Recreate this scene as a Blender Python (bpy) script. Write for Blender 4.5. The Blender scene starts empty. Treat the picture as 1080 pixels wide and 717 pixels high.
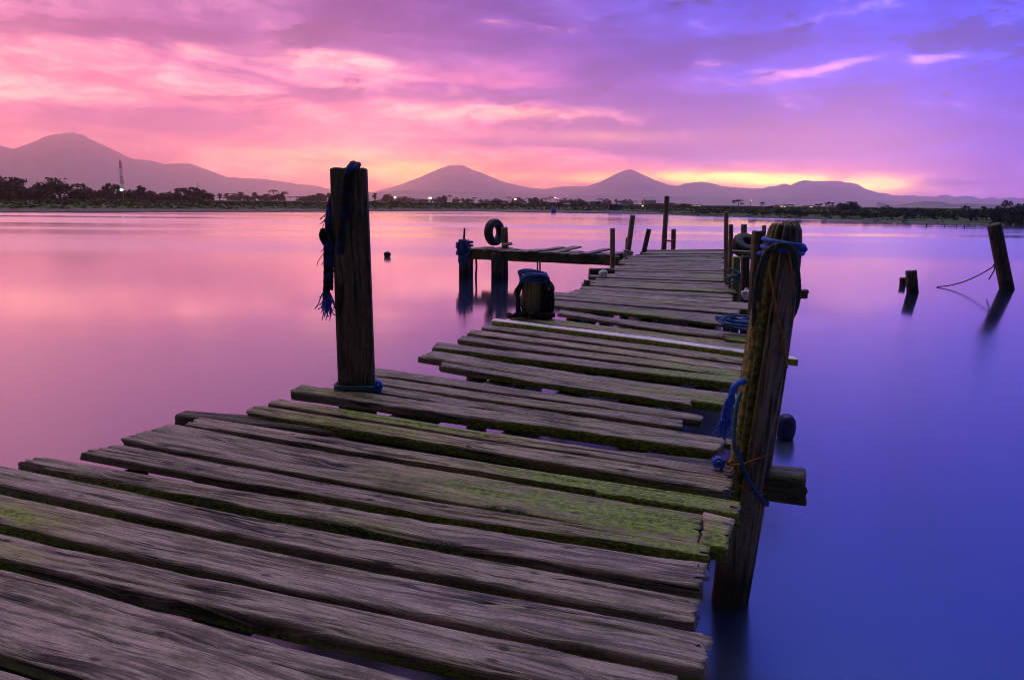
import bpy, math, random
import numpy as np
from mathutils import Vector, Matrix, Euler

random.seed(7)
np.seterr(over='ignore')
RNG = np.random.default_rng(11)
SC = bpy.context.scene
COL = SC.collection

# ------------------------------------------------------------------ camera
F = 780.0
CX, CY = 540.0, 358.5
PITCH = math.atan((CY - 214.0) / F)
CAMZ = 1.0            # eye above the deck (deck top is z = 0)
WZ = -0.6             # water level
cp, sp_ = math.cos(PITCH), math.sin(PITCH)

ROLL = 0.0105         # the camera was held a touch off level
def HZ(px): return 214.0 + (px - CX) * ROLL      # the true horizon in the photo
def ray(px, py):
    u = (px - CX) / F
    v = (CY - py) / F
    u, v = u * math.cos(ROLL) - v * math.sin(ROLL), u * math.sin(ROLL) + v * math.cos(ROLL)
    return Vector((u, cp + v * sp_, v * cp - sp_))

def P(px, py, z=0.0):
    """point of the horizontal plane z seen at a measured place of the photo"""
    d = ray(px, py)
    t = (z - CAMZ) / d.z
    return Vector((d.x * t, d.y * t, z))

def PY(px, py, Y):
    """point at distance Y ahead"""
    d = ray(px, py)
    t = Y / d.y
    return Vector((d.x * t, Y, CAMZ + d.z * t))

def azel(px, py):
    d = ray(px, py).normalized()
    return math.degrees(math.atan2(d.x, d.y)), math.degrees(math.asin(d.z))

def lin(c):
    c = [x / 255.0 for x in c]
    return tuple((x / 12.92 if x <= 0.04045 else ((x + 0.055) / 1.055) ** 2.4) for x in c)

# ------------------------------------------------------------------ numpy noise
def _h(ix, iy, iz):
    n = (ix.astype(np.int64) * 374761393 + iy.astype(np.int64) * 668265263 + iz.astype(np.int64) * 2147483647)
    n = (n ^ (n >> 13)) * 1274126177
    n = n & 0xffffffff
    n = (n ^ (n >> 16)) & 0xffff
    return n / 65535.0

def vn(x, y, z=0.0):
    x, y, z = np.broadcast_arrays(np.asarray(x, float), np.asarray(y, float), np.asarray(z, float))
    ix, iy, iz = np.floor(x), np.floor(y), np.floor(z)
    fx, fy, fz = x - ix, y - iy, z - iz
    fx = fx * fx * (3 - 2 * fx); fy = fy * fy * (3 - 2 * fy); fz = fz * fz * (3 - 2 * fz)
    r = 0
    for a in (0, 1):
        for b in (0, 1):
            for c in (0, 1):
                w = (fx if a else 1 - fx) * (fy if b else 1 - fy) * (fz if c else 1 - fz)
                r = r + w * _h(ix + a, iy + b, iz + c)
    return r

def fbm(x, y, z=0.0, o=4):
    s, a, t = 0, 0.5, 0
    x = np.asarray(x, float); y = np.asarray(y, float); z = np.asarray(z, float)
    for i in range(o):
        s = s + a * vn(x, y, z + i * 7.3); t += a
        x, y, z = x * 2.03 + 3.1, y * 2.03 + 1.7, z * 2.03
        a *= 0.5
    return s / t

def sstep(a, b, x):
    t = np.clip((x - a) / (b - a), 0, 1)
    return t * t * (3 - 2 * t)

# ------------------------------------------------------------------ objects
def tag(o, label=None, cat=None, group=None, kind=None):
    if label: o['label'] = label
    if cat: o['category'] = cat
    if group: o['group'] = group
    if kind: o['kind'] = kind
    return o

def empty(name, loc, label, cat, group=None):
    o = bpy.data.objects.new(name, None)
    COL.objects.link(o)
    o.location = loc
    o.empty_display_size = 0.1
    return tag(o, label, cat, group)

def obj(name, verts, faces, mat, parent=None, smooth=True, attrs=None, loc=None):
    """link one mesh object; verts are in world space, moved to be relative to loc / the parent's place"""
    V = np.asarray(verts, float).reshape(-1, 3)
    org = np.array(loc if loc is not None else (0, 0, 0), float)
    if parent is not None:
        p, org = parent, np.zeros(3)
        while p is not None:
            org = org + np.array(p.location); p = p.parent
    V = V - org
    me = bpy.data.meshes.new(name)
    me.from_pydata(V.tolist(), [], faces)
    if attrs:
        for k, a in attrs.items():
            a = np.asarray(a, np.float32)
            if a.ndim == 2:
                at = me.attributes.new(k, 'FLOAT_VECTOR', 'POINT')
                at.data.foreach_set('vector', a.ravel())
            else:
                at = me.attributes.new(k, 'FLOAT', 'POINT')
                at.data.foreach_set('value', a)
    if smooth:
        me.polygons.foreach_set('use_smooth', [True] * len(me.polygons))
    me.materials.append(mat)
    me.update()
    o = bpy.data.objects.new(name, me)
    COL.objects.link(o)
    if parent is not None:
        o.parent = parent
    else:
        o.location = org
    return o

class MB:
    """collects pieces that become ONE mesh"""
    def __init__(s):
        s.v = []; s.f = []; s.a = {}
    def add(s, v, f, attrs=None):
        n = len(s.v)
        v = np.asarray(v, float).reshape(-1, 3)
        s.v.extend(v.tolist())
        s.f.extend([tuple(i + n for i in q) for q in f])
        for k, a in (attrs or {}).items():
            s.a.setdefault(k, []).extend(np.asarray(a, float).tolist())
        return s
    def box(s, c, h, rz=0):
        cs, sn = math.cos(rz), math.sin(rz)
        vs = []
        for dx in (-1, 1):
            for dy in (-1, 1):
                for dz in (-1, 1):
                    x, y = dx * h[0], dy * h[1]
                    vs.append((c[0] + x * cs - y * sn, c[1] + x * sn + y * cs, c[2] + dz * h[2]))
        return s.add(vs, [(0, 1, 3, 2), (4, 6, 7, 5), (0, 4, 5, 1), (2, 3, 7, 6), (0, 2, 6, 4), (1, 5, 7, 3)])
    def build(s, name, mat, parent=None, smooth=True, loc=None):
        return obj(name, s.v, s.f, mat, parent, smooth, {k: np.array(a) for k, a in s.a.items()}, loc)

def grid_faces(n, m, closed=True):
    f = []
    for i in range(n - 1):
        for j in range(m if closed else m - 1):
            k = (j + 1) % m
            f.append((i * m + j, i * m + k, (i + 1) * m + k, (i + 1) * m + j))
    return f

# ------------------------------------------------------------------ material helpers
class NT:
    def __init__(s, tree):
        s.t = tree; s.n = tree.nodes; s.l = tree.links
    def new(s, typ, **kw):
        n = s.n.new(typ)
        for k, v in kw.items(): setattr(n, k, v)
        return n
    def put(s, sock, v):
        if v is None: return
        if isinstance(v, bpy.types.NodeSocket): s.l.new(v, sock)
        else:
            if sock.type == 'RGBA' and len(v) == 3: v = (*v, 1)
            sock.default_value = v
    def m(s, op, a, b=None, c=None, clamp=False):
        n = s.new('ShaderNodeMath', operation=op, use_clamp=clamp)
        for i, v in enumerate((a, b, c)): s.put(n.inputs[i], v)
        return n.outputs[0]
    def vm(s, op, a, b=None):
        n = s.new('ShaderNodeVectorMath', operation=op)
        s.put(n.inputs[0], a); s.put(n.inputs[1], b)
        return n.outputs[0]
    def mix(s, f, a, b, blend='MIX'):
        n = s.new('ShaderNodeMix', data_type='RGBA', blend_type=blend)
        s.put(n.inputs[0], f); s.put(n.inputs[6], a); s.put(n.inputs[7], b)
        return n.outputs[2]
    def ss(s, x, a, b, lo=0.0, hi=1.0):
        n = s.new('ShaderNodeMapRange', interpolation_type='SMOOTHSTEP')
        s.put(n.inputs[0], x); s.put(n.inputs[1], a); s.put(n.inputs[2], b)
        s.put(n.inputs[3], lo); s.put(n.inputs[4], hi)
        return n.outputs[0]
    def noise(s, vec, scale=1.0, detail=4, rough=0.55, dist=0.0):
        n = s.new('ShaderNodeTexNoise')
        s.put(n.inputs['Vector'], vec); s.put(n.inputs['Scale'], scale)
        s.put(n.inputs['Detail'], detail); s.put(n.inputs['Roughness'], rough); s.put(n.inputs['Distortion'], dist)
        return n.outputs['Fac']
    def ramp(s, f, stops):
        n = s.new('ShaderNodeValToRGB')
        e = n.color_ramp.elements
        while len(e) < len(stops): e.new(0.5)
        for i, (p, c) in enumerate(stops):
            e[i].position = p; e[i].color = (*c, 1)
        s.put(n.inputs[0], f)
        return n.outputs[0]
    def attr(s, name, out='Vector'):
        n = s.new('ShaderNodeAttribute', attribute_name=name)
        return n.outputs[out]
    def comb(s, x, y, z=0.0):
        n = s.new('ShaderNodeCombineXYZ')
        s.put(n.inputs[0], x); s.put(n.inputs[1], y); s.put(n.inputs[2], z)
        return n.outputs[0]
    def sep(s, v):
        n = s.new('ShaderNodeSeparateXYZ'); s.put(n.inputs[0], v)
        return n.outputs

def material(name):
    m = bpy.data.materials.new(name); m.use_nodes = True
    nt = NT(m.node_tree)
    b = m.node_tree.nodes['Principled BSDF']
    return m, nt, b

def simple_mat(name, c1, c2, scale=8.0, rough=0.7, bump=0.0, detail=4, stretch=(1, 1, 1), spec=0.4, lo=0.32, hi=0.68):
    m, nt, b = material(name)
    co = nt.new('ShaderNodeTexCoord').outputs['Object']
    mp = nt.new('ShaderNodeMapping'); mp.inputs['Scale'].default_value = stretch
    nt.put(mp.inputs[0], co)
    f = nt.noise(mp.outputs[0], scale, detail, 0.6)
    f2 = nt.ss(f, lo, hi)
    nt.put(b.inputs['Base Color'], nt.mix(f2, c1, c2))
    b.inputs['Roughness'].default_value = rough
    b.inputs['Specular IOR Level'].default_value = spec
    if bump:
        bn = nt.new('ShaderNodeBump'); bn.inputs['Strength'].default_value = 0.8; bn.inputs['Distance'].default_value = bump
        nt.put(bn.inputs['Height'], f); nt.put(b.inputs['Normal'], bn.outputs[0])
    return m

def wood_mat(name, light, mid, dark, moss_col=(0.22, 0.32, 0.015), rough=0.62, bump=0.006, gscale=1.0, spec=0.5):
    """weathered timber: 'grain' = (along, across, seed) in metres, 'moss' = settled algae, plus the shade painted on board fronts"""
    m, nt, b = material(name)
    g = nt.attr('grain')
    u, v, w = nt.sep(g)
    moss_shade = nt.attr('moss_shade', 'Fac')
    def nz(fu, fv, dw=0.0, vv=None, det=4, ro=0.6, di=0.0):
        return nt.noise(nt.comb(nt.m('MULTIPLY', u, fu * gscale), nt.m('MULTIPLY', vv if vv is not None else v, fv * gscale), nt.m('ADD', w, dw)), 1.0, det, ro, di)
    low = nz(2.0, 6.0, 0, None, 3, 0.5)
    # scattered knots push the fibres aside
    vo = nt.new('ShaderNodeTexVoronoi'); vo.voronoi_dimensions = '3D'
    nt.put(vo.inputs['Vector'], nt.comb(nt.m('MULTIPLY', u, 1.5), nt.m('MULTIPLY', v, 5.0), nt.m('MULTIPLY', w, 1.0))); vo.inputs['Scale'].default_value = 1.0
    kd = vo.outputs['Distance']
    knot = nt.ss(kd, 0.16, 0.06)
    vw = nt.m('ADD', v, nt.m('MULTIPLY', nt.m('SUBTRACT', low, 0.5), 0.06))
    vw = nt.m('ADD', vw, nt.m('MULTIPLY', nt.ss(kd, 0.45, 0.05), 0.022))
    fib = nz(5.5, 150, 0, vw, 4, 0.65)           # fine fibres
    med = nz(3.2, 62, 7, vw, 4, 0.6)             # open grain
    crk = nz(1.7, 30, 5, vw, 3, 0.6)             # splits
    gate = nz(2.6, 7, 11, None, 3, 0.55)
    spk = nz(70, 120, 13, None, 3, 0.65)
    blot = nz(4.5, 12, 3, None, 5, 0.65)
    lines = nt.ss(nt.m('ADD', med, nt.m('MULTIPLY', nt.m('SUBTRACT', gate, 0.5), 0.30)), 0.50, 0.40)
    crack = nt.m('MULTIPLY', nt.ss(crk, 0.425, 0.385), nt.ss(gate, 0.55, 0.40))
    crack = nt.m('MAXIMUM', crack, nt.m('MULTIPLY', knot, nt.ss(spk, 0.62, 0.45)))
    c = nt.mix(nt.ss(fib, 0.36, 0.60), mid, light)
    c = nt.mix(nt.ss(blot, 0.46, 0.72, 0.0, 0.75), c, dark)
    c = nt.mix(nt.m('MULTIPLY', lines, 0.72), c, dark)
    c = nt.mix(1.0, c, nt.ramp(spk, [(0.3, (0.74, 0.74, 0.74)), (0.7, (1.2, 1.2, 1.2))]), 'MULTIPLY')
    tint = nt.noise(nt.comb(0.0, 0.0, nt.m('MULTIPLY', w, 3.7)), 1.0, 1, 0.5)
    c = nt.mix(1.0, c, nt.ramp(tint, [(0.32, (0.50, 0.48, 0.47)), (0.5, (0.88, 0.86, 0.84)), (0.68, (1.30, 1.24, 1.14))]), 'MULTIPLY')
    c = nt.mix(crack, c, tuple(x * 0.12 for x in dark))
    st = nt.m('MULTIPLY', nt.ss(nt.m('ADD', moss_shade, nt.m('MULTIPLY', nt.m('SUBTRACT', blot, 0.5), 0.5)), 0.02, 0.42), 0.62)
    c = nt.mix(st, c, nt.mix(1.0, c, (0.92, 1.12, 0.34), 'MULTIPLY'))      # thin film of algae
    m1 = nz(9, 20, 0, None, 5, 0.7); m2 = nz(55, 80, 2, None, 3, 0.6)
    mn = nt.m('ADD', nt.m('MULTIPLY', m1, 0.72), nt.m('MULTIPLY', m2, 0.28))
    mm = nt.ss(nt.m('ADD', nt.m('ADD', nt.m('MULTIPLY', moss_shade, 0.62), nt.m('MULTIPLY', mn, 1.1)), nt.m('MULTIPLY', lines, 0.06)), 0.77, 1.04)
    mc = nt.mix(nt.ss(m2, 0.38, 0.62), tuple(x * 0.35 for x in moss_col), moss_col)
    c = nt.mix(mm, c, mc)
    c = nt.mix(nt.ss(nt.attr('rust', 'Fac'), 0.15, 0.8, 0.0, 0.9), c, (0.022, 0.013, 0.009))
    # tide band of posts and piles
    pz = nt.sep(nt.new('ShaderNodeNewGeometry').outputs['Position'])[2]
    tide = nt.ss(nt.m('ADD', pz, nt.m('MULTIPLY', nt.m('SUBTRACT', blot, 0.5), 0.25)), WZ + 0.24, WZ + 0.10)
    c = nt.mix(nt.m('MULTIPLY', tide, 0.85), c, (0.012, 0.014, 0.008))
    nt.put(b.inputs['Base Color'], c)
    nt.put(b.inputs['Roughness'], nt.ss(fib, 0.3, 0.7, rough + 0.12, rough - 0.08))
    b.inputs['Specular IOR Level'].default_value = spec
    h = nt.m('ADD', nt.m('MULTIPLY', fib, 0.35), nt.m('MULTIPLY', nt.m('SUBTRACT', 1.0, crack), 0.8))
    h = nt.m('ADD', h, nt.m('MULTIPLY', nt.m('SUBTRACT', 1.0, lines), 0.35))
    h = nt.m('ADD', h, nt.m('MULTIPLY', nt.m('MULTIPLY', mm, m2), 0.9))
    bn = nt.new('ShaderNodeBump'); bn.inputs['Strength'].default_value = 0.9; bn.inputs['Distance'].default_value = bump
    nt.put(bn.inputs['Height'], h); nt.put(b.inputs['Normal'], bn.outputs[0])
    return m

M = {}
M['plank'] = wood_mat('weathered plank', (0.42, 0.325, 0.268), (0.225, 0.172, 0.140), (0.06, 0.045, 0.036))
M['beam'] = wood_mat('wet dark timber', (0.13, 0.105, 0.085), (0.07, 0.056, 0.045), (0.028, 0.022, 0.018), rough=0.7)
M['post'] = wood_mat('old post timber', (0.15, 0.122, 0.09), (0.08, 0.064, 0.046), (0.03, 0.024, 0.018), moss_col=(0.24, 0.235, 0.045), rough=0.75, bump=0.008)
M['split'] = wood_mat('split post timber', (0.36, 0.29, 0.25), (0.21, 0.165, 0.14), (0.05, 0.04, 0.032), moss_col=(0.30, 0.29, 0.05), rough=0.75, bump=0.008)
M['pale'] = wood_mat('fresh pale timber', (0.90, 0.90, 0.88), (0.82, 0.82, 0.79), (0.55, 0.55, 0.50), moss_col=(0.40, 0.56, 0.03), rough=0.28, bump=0.0006, spec=1.0)
M['bamboo'] = wood_mat('grey bamboo', (0.32, 0.27, 0.19), (0.20, 0.165, 0.115), (0.09, 0.075, 0.05), rough=0.55, bump=0.002)
M['blue'] = simple_mat('blue polypropylene rope', (0.01, 0.07, 0.50), (0.02, 0.13, 0.72), 60, 0.5, 0.001)
M['navy'] = simple_mat('faded navy rope', (0.014, 0.05, 0.22), (0.04, 0.12, 0.36), 60, 0.7, 0.001)
M['teal'] = simple_mat('teal rope', (0.03, 0.13, 0.16), (0.08, 0.22, 0.26), 60, 0.7, 0.001)
M['darkrope'] = simple_mat('tarred hawser', (0.022, 0.036, 0.034), (0.05, 0.075, 0.062), 50, 0.75, 0.001)
M['orange'] = simple_mat('orange cord', (0.28, 0.12, 0.025), (0.42, 0.19, 0.05), 50, 0.7, 0.0005)
M['thincord'] = simple_mat('dark cord', (0.02, 0.02, 0.03), (0.05, 0.045, 0.06), 50, 0.8)
M['rubber'] = simple_mat('black rubber', (0.010, 0.010, 0.011), (0.022, 0.021, 0.021), 14, 0.6, 0.001)
M['bag'] = simple_mat('white plastic', (0.62, 0.64, 0.68), (0.8, 0.8, 0.8), 12, 0.35)
M['float'] = simple_mat('dark blue plastic', (0.012, 0.02, 0.11), (0.02, 0.03, 0.17), 10, 0.5)
M['bark'] = simple_mat('bark', (0.035, 0.028, 0.022), (0.07, 0.055, 0.045), 2.0, 0.9)
M['steelred'] = simple_mat('red painted steel', (0.45, 0.06, 0.04), (0.5, 0.08, 0.05), 1.0, 0.6)
M['steelwhite'] = simple_mat('white painted steel', (0.7, 0.7, 0.7), (0.78, 0.78, 0.78), 1.0, 0.6)
M['steelgrey'] = simple_mat('galvanised steel', (0.2, 0.2, 0.21), (0.3, 0.3, 0.31), 1.0, 0.6)
M['bluewall'] = simple_mat('blue sheet metal', (0.05, 0.16, 0.62), (0.07, 0.2, 0.72), 2.0, 0.6)
M['darkwall'] = simple_mat('rusty sheet metal', (0.08, 0.045, 0.05), (0.14, 0.08, 0.08), 2.0, 0.8)
M['palewall'] = simple_mat('pale plaster', (0.4, 0.38, 0.36), (0.52, 0.5, 0.47), 0.6, 0.9)
M['roof'] = simple_mat('grey roofing', (0.1, 0.09, 0.09), (0.16, 0.14, 0.13), 1.5, 0.8)

def lamp_mat(name, col, strength):
    m, nt, b = material(name)
    b.inputs['Base Color'].default_value = (0.8, 0.8, 0.8, 1)
    b.inputs['Emission Color'].default_value = (*col, 1)
    b.inputs['Emission Strength'].default_value = strength
    return m
M['lampgreen'] = lamp_mat('green white lamp', (0.35, 1.0, 0.75), 5)
M['lampwarm'] = lamp_mat('warm lamp', (1.0, 0.82, 0.32), 5)
M['lamporange'] = lamp_mat('orange lamp', (1.0, 0.58, 0.28), 4)
M['lampwhite'] = lamp_mat('white lamp', (1.0, 0.85, 0.75), 2.2)
M['litwindow'] = lamp_mat('lit window', (1.0, 0.80, 0.5), 0.9)

def leaf_mat(name, a, b_):
    m, nt, b = material(name)
    co = nt.new('ShaderNodeTexCoord').outputs['Object']
    f = nt.noise(co, 0.9, 3, 0.6)
    oi = nt.new('ShaderNodeObjectInfo').outputs['Random']
    c = nt.mix(nt.ss(f, 0.35, 0.65), a, b_)
    c = nt.mix(1.0, c, nt.ramp(oi, [(0.0, (0.75, 0.8, 0.9)), (1.0, (1.2, 1.15, 1.0))]), 'MULTIPLY')
    nt.put(b.inputs['Base Color'], c)
    b.inputs['Roughness'].default_value = 0.75
    b.inputs['Specular IOR Level'].default_value = 0.2
    return m
M['leaf'] = leaf_mat('tree leaves', (0.026, 0.052, 0.026), (0.055, 0.095, 0.045))
M['shrubleaf'] = leaf_mat('shrub leaves', (0.03, 0.09, 0.03), (0.065, 0.14, 0.045))
M['grass'] = leaf_mat('grass blades', (0.055, 0.13, 0.03), (0.11, 0.18, 0.05))

# ------------------------------------------------------------------ timber
def ring_rect(nw, nt_, r=0.25, thick_ratio=0.3):
    """rounded rectangle as (x, y) pairs in -1..1; starts at front-bottom, goes over the top to the back, returns below"""
    def round_c(x, y):
        # pull the corners in by r of the thickness
        ry = r; rx = r * thick_ratio
        ax, ay = abs(x), abs(y)
        if ax > 1 - rx and ay > 1 - ry:
            dx = (ax - (1 - rx)) / rx; dy = (ay - (1 - ry)) / ry
            d = math.hypot(dx, dy)
            mx = max(dx, dy)
            if d > 1e-6:
                s_ = mx / d
                dx *= s_; dy *= s_
            ax = 1 - rx + rx * dx; ay = 1 - ry + ry * dy
        return (math.copysign(ax, x), math.copysign(ay, y))
    pts = []
    for i in range(nt_): pts.append((-1, -1 + 2 * i / nt_))
    for i in range(nw): pts.append((-1 + 2 * i / nw, 1))
    for i in range(nt_): pts.append((1, 1 - 2 * i / nt_))
    nb = max(4, nw // 3)
    for i in range(nb): pts.append((1 - 2 * i / nb, -1))
    return np.array([round_c(x, y) for x, y in pts])

def plank(name, bl, fl, br, fr, th, seed, parent, mat, step=0.02, nw=24, groove=0.005, moss_fn=None, sag=0.0,
          notch=None, ragged=0.02, label=None, wobble=0.006, zoff=0.0):
    """one board from its four top corners (back-left, front-left, back-right, front-right)"""
    bl, fl, br, fr = [np.array(p, float) for p in (bl, fl, br, fr)]
    Lm, Rm = (bl + fl) / 2, (br + fr) / 2
    L = np.linalg.norm(Rm - Lm)
    ax = (Rm - Lm) / L
    ns = max(6, int(L / step))
    # denser stations at both ends
    s = np.linspace(0, 1, ns)
    e = 0.012 / L
    s = np.unique(np.concatenate([s, [e, 2 * e, 1 - e, 1 - 2 * e]]))
    ns = len(s)
    ring = ring_rect(nw, 5, 0.42, th / max(0.05, np.linalg.norm(bl - fl)))
    m_ = len(ring)
    S = np.repeat(s[:, None], m_, 1)
    X = np.repeat(ring[None, :, 0], ns, 0).copy()
    Yv = np.repeat(ring[None, :, 1], ns, 0).copy()
    hw = 0.5 * np.linalg.norm(bl - fl)
    hwr = 0.5 * np.linalg.norm(br - fr)
    HW = hw + (hwr - hw) * S
    U = S * L
    V = X * HW
    sd = seed * 17.3
    # the long edges wander and are chipped
    edge = np.abs(X) ** 3
    wob = (fbm(U * 2.2, np.sign(X) * 5 + sd, 0, 3) - 0.5) * 2 * wobble * 1.6 + (fbm(U * 16, np.sign(X) * 3 + sd, 2.0, 3) - 0.5) * wobble * 1.2
    chip = sstep(0.66, 0.8, fbm(U * 6, np.sign(X) * 9 + sd, 5.0, 3)) * wobble * 1.6
    V = V + edge * (wob - np.sign(X) * chip)
    if notch is not None:
        u0, amount, side = notch     # from u0 (fraction) on, that edge is set back
        V = V - np.where((np.sign(X) == side) & (S < u0), side * amount * edge, 0)
    # relief of the upper face
    top = sstep(0.2, 0.9, Yv)
    vw = V + 0.025 * (fbm(U * 1.6, V * 7, sd, 3) - 0.5) * 2
    gr = fbm(U * 1.8, vw * 46, sd + 5, 3)
    gf = fbm(U * 2.6, vw * 105, sd, 3)
    dz = -groove * sstep(0.46, 0.30, gr) - 0.35 * groove * (1 - gf) + (fbm(U * 1.3, V * 3, sd, 2) - 0.5) * 0.008
    Z = (Yv - 1) * th / 2 + dz * np.where(top > 0, top, 0) + (fbm(U * 5, V * 20, sd + 9, 2) - 0.5) * 0.006 * (1 - top)
    Z = Z - sag * 4 * S * (1 - S) + (fbm(U * 0.9, 0, sd + 2, 2) - 0.5) * 0.012
    # ragged sawn ends with splits
    dl = np.minimum(U, L - U)
    rag = (fbm(V * 26, Yv * 1.5, sd + 11, 3) - 0.5) * 2 * ragged + sstep(0.62, 0.7, fbm(V * 60, 0, sd + 13, 2)) * ragged * 1.3 * np.where(S < .5, 1, 1)
    shift = rag * np.exp(-dl / 0.02) * np.where(S < 0.5, 1, -1)
    widx = (bl - fl) / (2 * hw); widxr = (br - fr) / (2 * hwr)
    Wd = widx[None, None, :] * (1 - S[..., None]) + widxr[None, None, :] * S[..., None]
    C = Lm[None, None, :] + (Rm - Lm)[None, None, :] * S[..., None]
    co = C + Wd * V[..., None] + ax[None, None, :] * shift[..., None]
    co[..., 2] += Z + zoff
    grain = np.stack([U, V + np.where(np.abs(Yv) < 0.99, (Yv - 1) * th * 0.5, 0), np.full_like(U, sd)], -1)
    if moss_fn is not None: mo = moss_fn(U / L, X, Yv)
    else: mo = np.zeros_like(U)
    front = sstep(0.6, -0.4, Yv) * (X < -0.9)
    mo = mo * np.where(Yv > 0.6, 1.3, 1.15) + 0.06 + front * (0.30 + 0.22 * sstep(0.35, 0.65, vn(U * 1.7, sd)))  # front faces get extra dark algae tone, painting in their shade
    rust = np.zeros_like(U)
    rn = random.Random(int(seed * 7) + 3)
    for s_n in (0.235, 0.54, 0.835):
        for x_n in (-0.5, 0.48):
            if rn.random() < 0.25: continue
            un = (s_n + rn.uniform(-.012, .012)) * L; vn_ = (x_n + rn.uniform(-.12, .12)) * HW
            rust = rust + np.exp(-(((U - un) / 0.014) ** 2 + ((V - vn_) / 0.008) ** 2)) + 0.22 * np.exp(-(((U - un) / 0.04) ** 2 + ((V - vn_) / 0.007) ** 2))
    rust = np.clip(rust, 0, 1) * (Yv > 0.6)
    faces = grid_faces(ns, m_)
    V3 = co.reshape(-1, 3); G3 = grain.reshape(-1, 3); Mo = mo.reshape(-1); Ru = np.append(rust.reshape(-1), [0, 0])
    # end caps
    n0 = len(V3)
    c0 = co[0].mean(0); c1 = co[-1].mean(0)
    V3 = np.vstack([V3, c0, c1])
    G3 = np.vstack([G3, [0, 0, sd], [L, 0, sd]]); Mo = np.append(Mo, [0, 0])
    for j in range(m_):
        k = (j + 1) % m_
        faces.append((n0, k, j)); faces.append((n0 + 1, (ns - 1) * m_ + j, (ns - 1) * m_ + k))
    o = obj(name, V3, faces, mat, parent, True, {'grain': G3, 'moss_shade': Mo, 'rust': Ru})
    if label: o['label'] = label
    return o

def log(name, p0, p1, r0, r1, seed, parent, mat, sect='round', side=None, aspect=1.0, nseg=40, nr=28, lump=0.06, crack=0.0,
        moss_fn=None, label=None, groove=None, topcut=None, rfun=None, loc=None, twist=0.0, chamfer=0.35):
    """a pole, pile or beam from p0 to p1; sect round or square"""
    p0 = np.array(p0, float); p1 = np.array(p1, float)
    ax = p1 - p0; L = np.linalg.norm(ax); ax /= L
    if side is None: side = (1, 0, 0) if abs(ax[0]) < 0.7 else (0, 0, 1)
    a = np.array(side, float); a -= ax * a.dot(ax); a /= np.linalg.norm(a)
    b = np.cross(ax, a)
    s = np.linspace(0, 1, nseg)
    th = np.linspace(0, 2 * math.pi, nr, endpoint=False)
    S, T = np.meshgrid(s, th, indexing='ij')
    if sect == 'square':
        c_, s_ = np.cos(T), np.sin(T)
        k = 1.0 / (np.abs(c_) ** 7 + np.abs(s_) ** 7) ** (1 / 7.0)
    else:
        k = np.ones_like(T)
    R = r0 + (r1 - r0) * S
    if rfun is not None: R = R * rfun(S, T)
    sd = seed * 13.7
    U = S * L
    per = (r0 + r1) * math.pi
    R = R * (1 + lump * 2 * (fbm(np.cos(T) * 1.3 + U * 1.5, np.sin(T) * 1.3 + U * 0.7, sd, 3) - 0.5))
    fine = fbm(U * 2.0, T * per / (2 * math.pi) * 60, sd + 3, 3)
    R = R - 0.006 * sstep(0.5, 0.3, fine) * min(1.0, r0 / 0.06)
    if groove is not None:
        for (t0, wdt, dep, u0, u1, wav) in groove:
            tc = t0 + wav * (fbm(U * 1.3, 0, sd + t0, 2) - 0.5)
            d = np.abs((T - tc + math.pi) % (2 * math.pi) - math.pi)
            R = R * (1 - dep * np.exp(-(d / wdt) ** 2) * sstep(u0, u0 + 0.06, S) * sstep(u1, u1 - 0.06, S))
    TT = T + twist * S
    co = p0 + ax * (S * L)[..., None] + a * (R * k * np.cos(TT))[..., None] + b * (R * k * np.sin(TT) * aspect)[..., None]
    if topcut is not None:
        co[-1] += ax * topcut(T[-1])[..., None]
        co[-2] += ax * (topcut(T[-2]) * 0.9)[..., None]
    else:
        co[-1] += ax * ((fbm(np.cos(T[-1]) * 2, np.sin(T[-1]) * 2, sd + 20, 2) - 0.5) * r1 * 0.5)[..., None]
    mo = np.zeros_like(U) if moss_fn is None else moss_fn(S, T)
    grain = np.stack([U, T * per / (2 * math.pi), np.full_like(U, sd)], -1)
    V3 = co.reshape(-1, 3); G3 = grain.reshape(-1, 3); Mo = mo.reshape(-1)
    faces = grid_faces(nseg, nr)
    # rings that close both ends
    rows = [(0, -1), (nseg - 1, 1)]
    for row, sg in rows:
        c = co[row].mean(0)
        n0 = len(V3)
        inner = c + (co[row] - c) * 0.82 + ax * sg * r1 * 0.08
        V3 = np.vstack([V3, inner, c + ax * sg * r1 * 0.06])
        gi = np.stack([np.full(nr, U[row, 0]) + 0.05, T[row] * per / 9, np.full(nr, sd + 1)], -1)
        G3 = np.vstack([G3, gi, gi.mean(0)]); Mo = np.append(Mo, np.append(mo[row], mo[row].mean()))
        for j in range(nr):
            k2 = (j + 1) % nr
            A, B = row * nr + j, row * nr + k2
            if sg > 0:
                faces.append((A, B, n0 + k2, n0 + j)); faces.append((n0 + j, n0 + k2, n0 + nr))
            else:
                faces.append((B, A, n0 + j, n0 + k2)); faces.append((n0 + k2, n0 + j, n0 + nr))
    o = obj(name, V3, faces, mat, parent, True, {'grain': G3, 'moss_shade': Mo}, loc)
    if label: o['label'] = label
    return o

# ------------------------------------------------------------------ rope
def spline(pts, step):
    pts = [np.array(p, float) for p in pts]
    pts = [2 * pts[0] - pts[1]] + pts + [2 * pts[-1] - pts[-2]]
    out = []
    for i in range(1, len(pts) - 2):
        p0, p1, p2, p3 = pts[i - 1:i + 3]
        n = max(3, int(np.linalg.norm(p2 - p1) / step))
        for k in range(n):
            t = k / n
            out.append(0.5 * ((2 * p1) + (-p0 + p2) * t + (2 * p0 - 5 * p1 + 4 * p2 - p3) * t * t + (-p0 + 3 * p1 - 3 * p2 + p3) * t ** 3))
    out.append(pts[-2])
    return np.array(out)

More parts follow.
